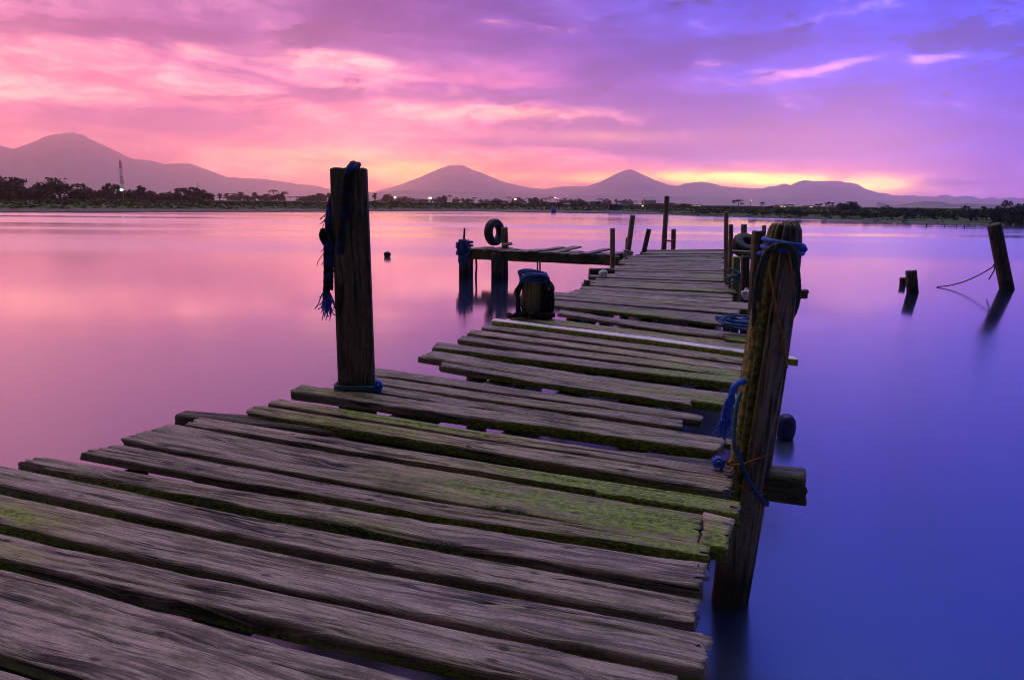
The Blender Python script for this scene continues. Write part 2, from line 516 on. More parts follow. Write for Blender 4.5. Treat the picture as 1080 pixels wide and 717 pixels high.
def rope_geo(pts, r, lay=9.0, strands=3, nr=12, step=None):
    c = spline(pts, step or max(r * 0.7, 0.004))
    n = len(c)
    tg = np.gradient(c, axis=0); tg /= np.linalg.norm(tg, axis=1)[:, None] + 1e-12
    ref = np.array((0.3, 0.9, 0.1)) if abs(tg[0][2]) > 0.6 else np.array((0, 0, 1.0))
    a = ref - tg[0] * ref.dot(tg[0]); a /= np.linalg.norm(a)
    A = []
    for i in range(n):
        a = a - tg[i] * a.dot(tg[i]); a /= np.linalg.norm(a) + 1e-12
        A.append(a)
    A = np.array(A); B = np.cross(tg, A)
    d = np.concatenate([[0], np.cumsum(np.linalg.norm(np.diff(c, axis=0), axis=1))])
    th = np.linspace(0, 2 * math.pi, nr, endpoint=False)
    ph = d / (r * lay) * 2 * math.pi
    rad = r * (0.72 + 0.36 * np.abs(np.cos(strands * 0.5 * (th[None, :] + ph[:, None]))))
    co = c[:, None, :] + A[:, None, :] * (rad * np.cos(th))[..., None] + B[:, None, :] * (rad * np.sin(th))[..., None]
    v = co.reshape(-1, 3)
    f = grid_faces(n, nr)
    f.append(tuple(range(nr))[::-1]); f.append(tuple(range((n - 1) * nr, n * nr)))
    return v, f

def fray_geo(mb, p, d, length, n, r, spread, seed):
    rr = random.Random(seed)
    p = np.array(p, float); d = np.array(d, float); d /= np.linalg.norm(d)
    for i in range(n):
        l = length * rr.uniform(0.45, 1.0)
        o = np.array([rr.gauss(0, 1) for _ in range(3)]) * spread
        q = [p + o * 0.15, p + d * l * 0.4 + o * 0.6, p + d * l * 0.75 + o * 0.9 + np.array([rr.gauss(0, .3) * spread, 0, 0]), p + d * l + o * 1.2 + np.array([rr.gauss(0, .5) * spread for _ in range(3)])]
        mb.add(*rope_geo(q, r * rr.uniform(.6, 1.1), 6, 2, 5, step=l / 8))

def rope(name, pts, r, mat, label, cat='rope', group=None, fray=None, extra=None, **kw):
    mb = MB(); mb.add(*rope_geo(pts, r, **kw))
    for q, rq in (extra or []): mb.add(*rope_geo(q, rq, **kw))
    if fray: 
        for fr in fray: fray_geo(mb, *fr)
    o = mb.build(name, mat, None, True, loc=tuple(np.mean(np.array(pts, float), 0)))
    return tag(o, label, cat, group)

# ------------------------------------------------------------------ tyre
def tyre_geo(c, axis, R=0.31, r=0.09, w=0.09):
    c = np.array(c, float); n = np.array(axis, float); n /= np.linalg.norm(n)
    a = np.cross(n, (0.13, 0.21, 1.0)); a /= np.linalg.norm(a); b = np.cross(n, a)
    prof = []
    for k in range(22):
        t = k / 22 * 2 * math.pi
        x = math.cos(t); y = math.sin(t)
        e = 1 / (abs(x) ** 3.2 + abs(y) ** 3.2) ** (1 / 3.2)
        prof.append((x * e * r, y * e * w))
    N = 96
    V = []
    for i in range(N):
        t = i / N * 2 * math.pi
        dr = a * math.cos(t) + b * math.sin(t)
        for (x, y) in prof:
            rr = R - r + x
            yy = y
            if x > r * 0.8: rr -= (0.011 if (i % 3 == 0) else 0) + (0.008 if abs(abs(y) - w * .35) < w * .12 else 0)
            if x < -r * 0.75: yy *= 0.62
            V.append(c + dr * rr + n * yy)
    m_ = len(prof)
    f = []
    for i in range(N):
        for j in range(m_):
            i2, j2 = (i + 1) % N, (j + 1) % m_
            f.append((i * m_ + j, i * m_ + j2, i2 * m_ + j2, i2 * m_ + j))
    return V, f

M['tarblue'] = simple_mat('tar-stained blue rope', (0.008, 0.010, 0.012), (0.012, 0.045, 0.26), 14, 0.8, 0.001, lo=0.50, hi=0.62)
M['net'] = simple_mat('black netting', (0.008, 0.008, 0.010), (0.02, 0.02, 0.024), 30, 0.85, 0.003)

# ================================================================== THE PIER
pier = empty('wooden_pier', tuple(P(560, 420, 0)), 'long rickety wooden pier of uneven weathered boards reaching out over the lake', 'pier')

def spot(s0, ws, amp, x0=None, wx=0.8, yface=None):
    """algae settled around one place of a board"""
    def f(s, X, Y):
        w = amp * np.exp(-((s - s0) / ws) ** 2)
        if x0 is not None: w = w * np.exp(-((X - x0) / wx) ** 2)
        if yface == 'front': w = w * ((X < -0.9) & (Y < 0.7))
        if yface == 'top': w = w * (Y > 0.6)
        return w
    return f
def sums(*fs):
    return lambda s, X, Y: sum(f(s, X, Y) for f in fs)

# measured boards: BL, FL, BR, FR of the upper face, thickness, sag, moss
BOARDS = [
 # near ones
 ((-322,608, -420,650, 640,897, 600,1000), 0.05, 0.0, None),
 ((-166,553, -300,590, 690,780, 660,889), 0.05, 0.0, spot(0.30,0.2,0.35,None,1,'front')),
 ((-116,535, -180,545, 712,707, 722,748), 0.055, 0.006, sums(spot(0.17,0.12,1.2,None,1,'front'), spot(0.16,0.14,0.5,-0.4,0.8,'top'))),
 ((-48,511, -100,531, 755.5,667.5, 740,704), 0.05, 0.010, sums(spot(0.12,0.16,0.9,None,1,'front'), spot(0.12,0.14,0.5,-0.2,0.9,'top'))),
 ((-12,487, -60,497, 737.5,630, 734,655), 0.05, 0.010, spot(0.2,0.3,0.35,None,1,'front')),
 ((46,479.6, 18,486, 749,591, 741,617), 0.055, 0.010, sums(spot(0.35,0.3,0.55,None,1,'front'), spot(.6,.08,.3,-.6,.5,'top'))),
 ((128,468.5, 84,475, 746,575, 749,587), 0.045, 0.006, sums(spot(0.95,0.14,0.9,None,1,'front'), spot(0.8,0.3,0.55,None,1,'front'), spot(.95,.1,.35,0,1,'top'))),
 ((181,446, 126,462, 742,541, 736,572), 0.05, 0.006, sums(spot(0.93,0.09,0.66,0.0,0.7,'top'), spot(0.95,0.25,0.9,None,1,'front'), spot(0.75,0.2,0.3,0,1,'top'))),
 ((212,439, 191,447, 781,529, 779,543), 0.045, 0.004, spot(0.85,0.2,0.55,None,1,None)),
 ((273,426, 260,431.4, 775,504, 767,517), 0.05, 0.004, sums(spot(0.28,0.22,0.95,None,1,'front'), spot(0.25,0.25,0.42,0,1,'top'))),
 ((295.4,419.4, 281.6,424, 775,495, 770,503), 0.045, 0.002, spot(0.3,0.25,0.45,0,1.2,'top')),
 ((319,404, 306,411, 765.6,463, 757,474), 0.055, 0.003, sums(spot(0.74,0.17,1.3,None,1,'front'), spot(0.1,0.2,0.3,0,1,'top'))),
 ((392,404, 392,412, 799.5,468, 798,473), 0.03, 0.0, None),
 ((388,395.5, 388,402.5, 720,443, 719,450), 0.04, 0.0, None),
 ((386,386, 386,393, 742,437, 741,443), 0.04, 0.0, None),
 ((468,381, 463.5,385, 730,419, 729,424.5), 0.045, 0.003, spot(0.6,0.3,0.7,None,1,'front')),
 ((458,370, 442,375.5, 785,417, 784,430), 0.05, 0.003, sums(spot(0.95,0.2,0.9,None,1,'front'), spot(.9,.2,.35,-.5,1,'top'))),
 ((462,360, 456,365.5, 785,398, 781,404), 0.05, 0.002, sums(spot(0.3,0.4,0.6,None,1,'front'), spot(.9,.2,.5,0,1,None))),
 ((488,353, 483,357.5, 786,391.5, 785,397), 0.045, 0.0, spot(.9,.2,.45,0,1,None)),
 ((499,347, 493,350.5, 786,385.5, 785,390.5), 0.04, 0.0, None),
 ((513.6,341.6, 507,344.8, 787,377.5, 786,383), 0.04, 0.0, None),
 ((522.6,336, 518.6,338, 836,374.5, 842,378.5), 0.05, -0.006, sums(spot(0.75,0.4,1.1,None,1,'front'), spot(0.2,0.2,0.9,None,1,'front'))),
 ((541,330, 538,334, 788,362, 787,369), 0.045, 0.0, spot(.3,.4,.35,0,1,None)),
 ((592,326.5, 588,329.5, 788,352, 787,359), 0.04, 0.0, None),
]
mids = []
for i, (q, th, sag, mf) in enumerate(BOARDS):
    pale = (i == 21)
    z = 0.022 if pale else (-0.012 if i == 12 else 0.0)
    c = [P(q[2 * k], q[2 * k + 1], z) for k in range(4)]
    if i >= 6 and not pale:
        base_mf = mf
        ctr = 0.72 + 0.2 * math.sin(i * 2.3)
        mf = (lambda b_, c_: (lambda s_, X, Y: (b_(s_, X, Y) if b_ else 0) + 0.13 * np.exp(-((s_ - c_) / 0.33) ** 2)))(base_mf, ctr)
    near = i < 12
    far = i > 14
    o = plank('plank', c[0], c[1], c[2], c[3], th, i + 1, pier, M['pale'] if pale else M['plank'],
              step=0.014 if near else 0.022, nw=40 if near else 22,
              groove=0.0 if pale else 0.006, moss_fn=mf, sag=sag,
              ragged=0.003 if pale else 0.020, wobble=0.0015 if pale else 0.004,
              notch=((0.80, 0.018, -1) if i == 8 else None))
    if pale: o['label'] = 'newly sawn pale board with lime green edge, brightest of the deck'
    mids.append((np.array((c[0] + c[1]) / 2), np.array((c[2] + c[3]) / 2)))

# a short offcut closing the deck beside the split post
c = [P(772, 548), P(766, 579), P(746.5, 539), P(739.5, 573)]
plank('plank', P(745.5, 540), P(738.5, 574), P(772, 547), P(766, 579), 0.05, 61, pier, M['plank'], step=0.012, nw=26,
      groove=0.006, moss_fn=spot(0.5, 0.5, 0.75, -0.5, 1.0))
# short piece by the blue rope coil
plank('plank', P(763, 354), P(764.5, 360), P(792, 355), P(792, 363), 0.04, 62, pier, M['plank'], step=0.02, nw=14, moss_fn=spot(.5, .6, .5), zoff=0.02)

# boards further out: pairs of measured left / right ends, then evenly laid
PAIRS = [((540, 326), (786, 352)), ((577, 319), (785, 341)), ((579, 313), (783, 329)), ((605, 307), (779, 318)),
         ((616, 300), (776, 308)), ((630, 293), (768, 298)), ((642, 285.5), (763, 288.5)), ((655, 278.5), (763, 280.2)),
         ((670, 270), (764, 270.8)), ((684, 264.2), (764, 264.0))]
pl = [np.array(P(*a)) for a, b in PAIRS]; pr = [np.array(P(*b)) for a, b in PAIRS]
dl = np.concatenate([[0], np.cumsum([np.linalg.norm((pl[i + 1] + pr[i + 1] - pl[i] - pr[i]) / 2) for i in range(len(pl) - 1)])])
def edge_at(d):
    a = np.array([np.interp(d, dl, [p[k] for p in pl]) for k in range(3)])
    b = np.array([np.interp(d, dl, [p[k] for p in pr]) for k in range(3)])
    return a, b
rr = random.Random(5)
d = 0.42; k = 0
while d < dl[-1] + 0.02:
    w = rr.uniform(0.20, 0.29); gap = rr.uniform(0.015, 0.05)
    a0, b0 = edge_at(d); a1, b1 = edge_at(min(d + w, dl[-1]) if d + w < dl[-1] else d + w * 0.7)
    if np.linalg.norm((a1 + b1 - a0 - b0) / 2) < 0.08:
        a1 = a1 + np.array((0, 0.18, 0)); b1 = b1 + np.array((0, 0.18, 0))
    axv = (b0 - a0) / np.linalg.norm(b0 - a0)
    jl, jr = rr.uniform(-0.14, 0.10), rr.uniform(-0.06, 0.14)
    dz = rr.uniform(-0.012, 0.016)
    tw = rr.uniform(-0.03, 0.03)
    fw = (a1 - a0) / np.linalg.norm(a1 - a0)
    plank('plank', a1 + axv * jl + fw * tw, a0 + axv * jl + fw * tw, b1 + axv * jr, b0 + axv * jr, rr.uniform(0.04, 0.055), 80 + k, pier, M['plank'],
          step=0.05, nw=12, groove=0.006, ragged=0.03, wobble=0.010, zoff=dz,
          moss_fn=spot(rr.random(), 0.3, rr.uniform(0, 0.45)))
    d += w + gap; k += 1
end_l, end_r = pl[-1], pr[-1]

# bearers under the boards and the piles that carry them
def along(f, drop, idx):
    a, b = idx
    return a + (b - a) * f + np.array((0, 0, -drop))
stations = [mids[1], mids[5], mids[9], mids[15], mids[20], (pl[1], pr[1]), (pl[4], pr[4]), (pl[6], pr[6]), (pl[9], pr[9])]
for f in (0.24, 0.54, 0.84):
    for i in range(len(stations) - 1):
        A = along(f, 0.12, stations[i]); B = along(f, 0.12, stations[i + 1])
        dv = (B - A) / np.linalg.norm(B - A)
        log('beam', A - dv * 0.08 + np.array((0.03 * (i % 2), 0, 0)), B + dv * 0.08 + np.array((0.03 * (i % 2), 0, 0)), 0.045, 0.045, 200 + i + f * 10, pier, M['beam'], 'square', aspect=1.35, side=(1, 0, 0), nseg=24, nr=20, lump=0.04)
for i in (0, 1, 3, 4, 5, 6, 7, 8):
    A = along(0.10, 0.235, stations[i]); B = along(0.93, 0.235, stations[i])
    log('crossbeam', A, B, 0.055, 0.055, 230 + i, pier, M['beam'], 'square', side=(0, 0, 1), nseg=24, nr=20, lump=0.05)
    if i in (0, 1, 3, 4, 5, 6, 7, 8):
        for f in (0.16, 0.80):
            if i == 1 and f > .5: continue
            T = along(f, 0.06, stations[i])
            log('pile', (T[0], T[1] + 0.13, -1.7), (T[0], T[1] + 0.13, T[2]), 0.07, 0.065, 250 + i + f * 7, pier, M['beam'], 'round', nseg=30, nr=18)
# the bearer that sticks out on both sides at the tall posts
zc = -0.09
A = P(193, 446, zc); B = P(848, 513, zc)
log('crossbeam', A, B, 0.058, 0.062, 271, pier, M['beam'], 'square', side=(0, 0, 1), nseg=60, nr=28, lump=0.07,
    moss_fn=lambda S, T: 0.35 * sstep(0.85, 1, S))
# block and stub showing at the far left edge
A = P(622, 290, -0.03); B = P(646, 290, -0.03)
log('beam', A, B, 0.10, 0.10, 281, pier, M['beam'], 'square', side=(0, 0, 1), aspect=0.7, nseg=10, nr=16)
T = P(619, 300, 0); log('pile', (T.x, T.y, -1.6), (T.x, T.y, 0.05), 0.05, 0.045, 282, pier, M['beam'], 'round', nseg=24, nr=14)

# ================================================================== POSTS
# split post on the right
Yp = P(770, 632, WZ).y
def rpc(py): return PY(770 + (632 - py) * 58.0 / 388.0, py, Yp)     # axis of the post
RB = np.array(rpc(632)); RT = np.array(rpc(231))
axr = (RT - RB) / np.linalg.norm(RT - RB)
RB2 = RB - axr * 0.9
Lr = np.linalg.norm(RT - RB2)
rs = 22.0 * Yp / F * 1.02
def rprof(S, T):
    k = np.interp(S, [0, 0.36, 0.5, 0.7, 0.85, 0.93, 0.965, 0.985, 1], [0.92, 0.90, 1.0, 1.04, 1.0, 0.92, 0.82, 0.72, 0.50])
    return k
def rmoss(S, T):
    d = np.abs((T - (-2.75) + math.pi) % (2 * math.pi) - math.pi)
    return 0.95 * np.exp(-(d / 0.75) ** 2) * sstep(0.42, 0.55, S) * (0.55 + 0.45 * sstep(1.0, .8, S))
split_post = empty('mooring_post', tuple(RB), 'thick split post at the right edge, hung with blue, black and orange ropes', 'mooring post')
log('shaft', RB2, RT, rs, rs, 301, split_post, M['split'], 'round', side=(1, 0, 0), nseg=260, nr=96, lump=0.10, rfun=rprof, moss_fn=rmoss,
    groove=[(-2.25, 0.10, 0.42, 0.5, 1.2, 0.25), (-2.62, 0.06, 0.10, 0.45, 1.1, 0.4), (-1.35, 0.045, 0.12, 0.35, 0.8, 0.4), (-0.8, 0.05, 0.12, 0.3, 1.1, 0.35), (-1.9, 0.05, 0.10, 0.5, 0.95, 0.4)],
    topcut=lambda T: -0.05 * sstep(0.0, -0.35, np.cos(T)) - 0.018 * (vn(np.cos(T) * 2, np.sin(T) * 2, 4)))
pg = rpc(311)
log('peg', (pg.x + rs * 0.7, Yp + 0.04, pg.z), (PY(850.5, 311, Yp + 0.04).x, Yp + 0.04, pg.z), 0.018, 0.018, 302, split_post, M['beam'], 'square', nseg=6, nr=12)

# squared post on the left
LP0 = P(376.5, 409, 0.0); Yl = LP0.y
def lpc(py, dx=0): return PY(368 + (py - 178) * 8.5 / 231.0 + dx, py, Yl)
LT = np.array(lpc(178)); LB = np.array(lpc(409))
axl = (LT - LB) / np.linalg.norm(LT - LB)
lw = 19.3 * Yl / F
LB2 = LB - axl * 1.6
log_l = log('mooring_post', LB2, LT, lw * 1.1, lw * 0.96, 311, None, M['post'], 'square', side=(1, 0.06, 0), aspect=0.42, nseg=200, nr=88, lump=0.03,
    moss_fn=lambda S, T: 0.25 * np.exp(-((np.abs(T - math.pi)) / 0.9) ** 2) + 0.25 * sstep(.65, .5, S),
    groove=[(-1.2, .03, .06, .4, 1.1, .2), (-1.75, .03, .06, .3, .9, .2), (-.9, .03, .05, .5, 1.1, .2)], loc=tuple(LB),
    topcut=lambda T: -0.008 * vn(np.cos(T) * 3, np.sin(T) * 3, 4))
tag(log_l, 'tall squared post at the left edge with a blue rope slung over its top', 'mooring post')

# bollard with rope and netting at the left edge
Bo = P(561, 334, 0)
rb = 12.5 * Bo.y / F
Bt = PY(562.5, 290, Bo.y)
bol = log('bollard', (Bo.x, Bo.y, -1.6), (Bt.x, Bt.y, Bt.z), rb, rb * 0.95, 321, None, M['split'], 'round', nseg=60, nr=36, lump=0.08,
    moss_fn=lambda S, T: 0.4 + 0 * S, loc=tuple(Bo))
tag(bol, 'short stout bollard wrapped in blue rope and black netting', 'bollard')

def pole(name, top, bot, wpx, seed, mat, label, cat, zb=0.0, group=None, sect='round', Y=None, below=-1.7, moss_shade=0.0, nodes=False, aspect=1.0):
    b = P(*bot, zb) if Y is None else PY(*bot, Y)
    t = PY(top[0], top[1], b.y)
    r = 0.5 * wpx * b.y / F
    ax = (t - b); 
    low = b + ax * ((below - b.z) / ax.z)
    rf = None
    if nodes:
        L = (t - low).length
        rf = lambda S, T: 1 + 0.10 * np.exp(-((((S * L) % 0.36) - 0.18) / 0.012) ** 2)
    o = log(name, low, t, r * 1.06, r * 0.97, seed, None, mat, sect, nseg=120 if nodes else 44, nr=20, lump=0.05, rfun=rf, loc=tuple(b),
            moss_fn=(lambda S, T: moss_shade + 0 * S), aspect=aspect)
    return tag(o, label, cat, group)
pole('post', (646, 241), (646, 280), 5.4, 331, M['bamboo'], 'grey round post beside the white bag on the far left edge of the pier', 'post')
pole('post', (667.5, 227), (662, 269), 5.6, 332, M['bamboo'], 'leaning pale post lashed where the side jetty meets the pier', 'post')
pole('stick', (661, 251), (660, 267), 2.2, 333, M['beam'], 'thin dark stick beside the leaning pale post', 'stick')
pole('post', (684.5, 242), (679, 266), 5.2, 334, M['beam'], 'short black leaning post at the far left corner of the pier', 'post')
pole('bamboo_pole', (703.5, 207), (700, 263), 5.4, 335, M['bamboo'], 'tallest bamboo pole standing at the far end of the pier', 'pole', nodes=True)
pole('post', (710.5, 242), (710, 263), 5.2, 336, M['bamboo'], 'short pale post tied to the tallest bamboo pole', 'post')
pole('bamboo_pole', (766, 224), (765.5, 297), 4.8, 337, M['bamboo'], 'slim upright pole, taller of the touching pair at the right edge', 'pole', nodes=True)
pole('post', (771, 237), (770, 299), 4.8, 338, M['bamboo'], 'slim post, shorter of the touching pair at the right edge', 'post')
pole('post', (784.5, 237), (784.5, 262), 6.2, 339, M['bamboo'], 'flat topped post rising behind the tyre on the right edge', 'post')
pole('post', (806, 238), (804, 275), 4.6, 340, M['bamboo'], 'narrow post directly behind the mossy green post', 'post')
pole('post', (800.5, 244), (795.5, 340), 13.0, 341, M['post'], 'broad mossy green post just behind the split post', 'post', moss_shade=0.35, sect='square')
pole('post', (776.5, 271), (775.5, 305), 8.0, 342, M['bamboo'], 'short pale greenish post carrying the tyre ledge', 'post', moss_shade=0.5, sect='square')
pole('post', (786, 270), (785.5, 310), 8.0, 343, M['beam'], 'short dark post under the tyre ledge', 'post', sect='square')
# ledge carrying the tyre
Yk = P(776, 303, 0).y
ledge = empty('ledge', tuple(PY(784, 264, Yk)), 'small plank ledge on short posts beside the far right edge', 'ledge')
plank('plank', PY(773, 262.0, Yk + .5), PY(772, 264, Yk - .05), PY(799, 262.0, Yk + .5), PY(799, 265, Yk - .05), 0.045, 345, ledge, M['plank'], step=.04, nw=12)

# poles standing in the lake
pole('mooring_pole', (1048.5, 237), (1062, 305), 13.5, 351, M['post'], 'leaning pole standing alone in the lake with a line tied to it', 'mooring pole', zb=WZ, below=-2.0)
pole('pile_stub', (961, 286), (962.5, 309), 11.5, 352, M['post'], 'pale pile stub sticking out of the lake', 'pile', zb=WZ, below=-2.0)
pole('pile_stub', (952, 293), (952, 301), 6.5, 353, M['beam'], 'tiny dark pile stub barely clear of the lake', 'pile', zb=WZ, below=-2.0)
for i, (x, y0, y1) in enumerate([(977, 235.5, 239.5), (996, 237, 239.5), (1009, 236.5, 240), (1017, 237, 241)]):
    pole('stake', (x, y0), (x + .3, y1), 0.9, 360 + i, M['beam'], 'thin stake standing in the water near the right-hand bank', 'stake', zb=WZ, below=-1.2, group='thin stakes in the shallows')

# ================================================================== SIDE JETTY
J0 = P(489, 263, 0); J1 = P(652, 270, 0)
jet = empty('side_jetty', tuple(J0), 'narrow broken side jetty of short boards running left from the pier', 'jetty')
jv = np.array(J1 - J0); jl_ = np.linalg.norm(jv); jv /= jl_
jn = np.array((-jv[1], jv[0], 0))
J0n = np.array(J0)
for off, zo in ((0.05, -0.1), (0.85, -0.1)):
    log('beam', J0n + jn * off + np.array((0, 0, zo)), J0n + jv * jl_ + jn * off + np.array((0, 0, zo)), 0.105, 0.095, 400 + off, jet, M['post'], 'square',
        side=(0, 0, 1), aspect=0.6, nseg=70, nr=22, lump=0.14, moss_fn=lambda S, T: 0.25 + 0.6 * sstep(0.35, 0.7, vn(S * 9, 3.1)))
rj = random.Random(21)
for i in range(15):
    t = 0.08 + i * (jl_ - 0.2) / 15 + rj.uniform(-.05, .05)
    wj = rj.uniform(0.13, 0.24); ang = rj.uniform(-0.28, 0.28)
    dn = jn * math.cos(ang) + jv * math.sin(ang)
    a = J0n + jv * t - dn * rj.uniform(0.02, 0.2); b = J0n + jv * t + dn * rj.uniform(0.75, 1.1)
    tz = np.array((0, 0, rj.uniform(0.015, 0.03))); lift = np.array((0, 0, rj.choice([0, 0, 0, 0.05, 0.10])))
    if i in (0, 1, 2, 3): lift *= 0
    plank('plank', a + jv * 0 + tz, a + jv * wj + tz, b + tz + lift, b + jv * wj + tz + lift, 0.035, 420 + i, jet, M['plank'], step=0.06, nw=10, groove=0.004, ragged=0.03)
# legs
for (x, dy, r, zt) in ((490, 0.05, 0.12, -0.02), (525, -0.02, 0.13, -0.05), (531, 0.55, 0.11, -0.05), (493, 0.8, 0.10, -.05)):
    b = P(x, 291.5, WZ)
    log('leg', (b.x, J0.y + dy * 1.0 + jv[1] / jv[0] * (b.x - J0.x), -1.9), (b.x, J0.y + dy + jv[1] / jv[0] * (b.x - J0.x), zt), r, r * .95, 440 + x, jet, M['beam'], 'square' if r > .125 else 'round', nseg=30, nr=22, lump=.1)
# upright that holds the tyre, thin rod at the end
b = PY(533.5, 262, J0.y + .15)
log('upright', (b.x, b.y, -0.2), (PY(532, 240, b.y).x, b.y, PY(532, 240, b.y).z), 0.075, 0.07, 451, jet, M['bamboo'], 'square', nseg=14, nr=16)
b = PY(488, 260, J0.y + .05)
log('rod', (b.x, b.y, -0.3), (PY(490, 240.5, b.y).x, b.y, PY(490, 240.5, b.y).z), 0.028, 0.02, 452, jet, M['beam'], 'round', nseg=12, nr=10)
plank('brace', PY(529, 256.5, J0.y - .1), PY(530, 259, J0.y - .15), PY(540, 255.5, J0.y - .1), PY(541, 257, J0.y - .15), 0.03, 453, jet, M['plank'], step=.05, nw=8)

# tyres
Yt = J0.y + 0.30
c = PY(521.5, 245.0, Yt)
v, f = tyre_geo(c, (0.80, -0.60, 0.02), R=14.0 * Yt / F, r=0.085, w=0.085)
tag(obj('tyre', v, f, M['rubber'], None, True, None, tuple(c)), 'old black tyre standing upright on the end of the side jetty', 'tyre')
c = PY(787, 259.5, Yk + 0.25)
v, f = tyre_geo(c, (0.12, -0.62, 0.80), R=15.5 * (Yk + .25) / F, r=0.075, w=0.085)
tag(obj('tyre', v, f, M['rubber'], None, True, None, tuple(c)), 'black tyre lying tilted on the ledge at the right edge of the pier', 'tyre')

# ================================================================== ROPES
def ring_pts(c, ax, r, n=26, turns=1.0, pitch=0.0, start=0.0, sq=None, asp=1.0, side=(1, 0, 0)):
    c = np.array(c, float); ax = np.array(ax, float)
    a = np.array(side, float); a -= ax * a.dot(ax); a /= np.linalg.norm(a); b = np.cross(ax, a)
    out = []
    for i in range(int(n * turns) + 1):
        t = start + i / n * 2 * math.pi
        k = 1.0
        if sq: k = 1 / (abs(math.cos(t)) ** sq + abs(math.sin(t)) ** sq) ** (1 / sq)
        out.append(c + a * r * k * math.cos(t) + b * r * k * asp * math.sin(t) + ax * pitch * (t - start) / (2 * math.pi))
    return out
yf = Yp - rs * 1.02
def R(x, y, dy=0.0): return np.array(PY(x, y, yf + dy))
# blue rope round the head of the split post
c0 = np.array(rpc(253))
rope('blue_rope', ring_pts(c0, axr, rs * 0.90, turns=2.1, pitch=-0.028, start=2.2) + [R(846, 262, .06), R(847, 266, .1)], 0.0085, M['blue'],
     'bright blue rope wound round the head of the split post', 'rope')
# heavy hawser slung over it
rope('hawser', [R(795.5, 352, .07), R(795, 335, .05), R(796, 312, .04), R(799.5, 290, .03), R(806, 270, .005), R(815, 260, -.015), R(826, 257.5, -.02), R(835, 262, -.015),
                R(839.5, 276, .01), R(842.5, 298, .05), R(841.5, 318, .06), R(837, 332, .06), R(832, 340, .05)], 0.0085, M['darkrope'],
     'thick dark hawser draped over the head of the split post', 'rope',
     extra=[([R(800, 318, .04), R(803, 292, .02), R(809, 272, 0), R(818, 263, -.02), R(828, 261, -.02), R(835, 268, -.01), R(839, 290, .03), R(839, 316, .05)], 0.0070)])
rope('orange_cord', [R(819, 258, -.025), R(813.5, 268, -.012), R(812, 285, -.008), R(815, 305, -.006), R(820, 330, -.004), R(826, 358, .0), R(830, 388, .02)], 0.0042, M['orange'],
     'thin orange cord hanging down the face of the split post', 'cord')
rope('brown_cord', [R(832, 262, -.015), R(834.5, 285, .008), R(834, 310, .015), R(833.5, 335, .02)], 0.0038, M['orange'],
     'short brown cord beside the hawser on the right side of the split post', 'cord')
# frayed blue rope
mb = MB()
q = [R(785, 402, .02), R(779, 404, -.03), R(774, 408, -.05), R(771.5, 418, -.055), R(770, 430, -.055), R(768, 440, -.055)]
mb.add(*rope_geo(q, 0.012))
fray_geo(mb, R(774, 410, -.05), (-0.22, 0, -1), 0.09, 16, 0.0028, 0.009, 3)
fray_geo(mb, R(770, 424, -.055), (-0.20, 0, -1), 0.12, 30, 0.0030, 0.011, 4)
fray_geo(mb, R(767.5, 438, -.055), (-0.25, 0, -1), 0.085, 30, 0.0026, 0.012, 5)
for k in range(3):
    mb.add(*rope_geo([R(772 - k * 2, 414 + k * 3, -.055), R(770 - k * 2.5, 428, -.06), R(766.5 - k * 2.5, 444, -.06), R(764.5 - k * 2.5, 455 - k * 3, -.06)], 0.0075))
tag(mb.build('blue_rope', M['blue'], loc=tuple(R(770, 430, -.05))), 'frayed blue rope end hanging above the deck beside the split post', 'rope')
mb = MB()
kc = R(757.5, 487, -.02)
for i in range(5):
    a_ = i * 1.3
    mb.add(*rope_geo([kc + np.array((.018 * math.cos(a_ + t * 1.05), .014 * math.sin(a_ * 2 + t), .016 * math.sin(a_ + t * 1.05))) for t in range(6)], .006))
fray_geo(mb, kc, (0.0, -.2, -1), 0.04, 14, 0.002, 0.012, 9)
tag(mb.build('blue_rope', M['blue'], loc=tuple(kc)), 'small blue rope knot showing between board ends by the split post', 'rope')
rope('teal_rope', [R(781, 414, .02), R(778, 424, .0), R(775.5, 440, -.01), R(774.5, 455, -.01), R(774.5, 470, -.01), R(777, 478, .0)], 0.0085, M['teal'],
     'teal twisted rope running down the left side of the split post', 'rope')
rope('navy_rope', [R(776, 470, .0), R(780, 482, -.01), R(786, 499, -.015), R(794, 514, -.015), R(802, 524, -.01), R(808.5, 531.5, .03), R(809, 530, .10)], 0.0085, M['navy'],
     'navy rope crossing the lower split post above the bearer end', 'rope')
rope('thin_cord', [R(766, 487, -.03), R(772, 490, -.02), R(784, 489, -.015), R(797, 484, -.01), R(808, 480, .01), R(816.5, 475, .06)], 0.0036, M['orange'],
     'thin tan cord tied round the split post at deck height', 'cord',
     extra=[([R(773, 505, -.01), R(782, 514, -.015), R(792, 519, -.012), R(801, 521.5, -.005), R(808, 520, .03)], 0.003), ([R(764, 484, -.03), R(768, 489, -.035), R(771, 486, -.03), R(767, 490, -.03)], .006)])

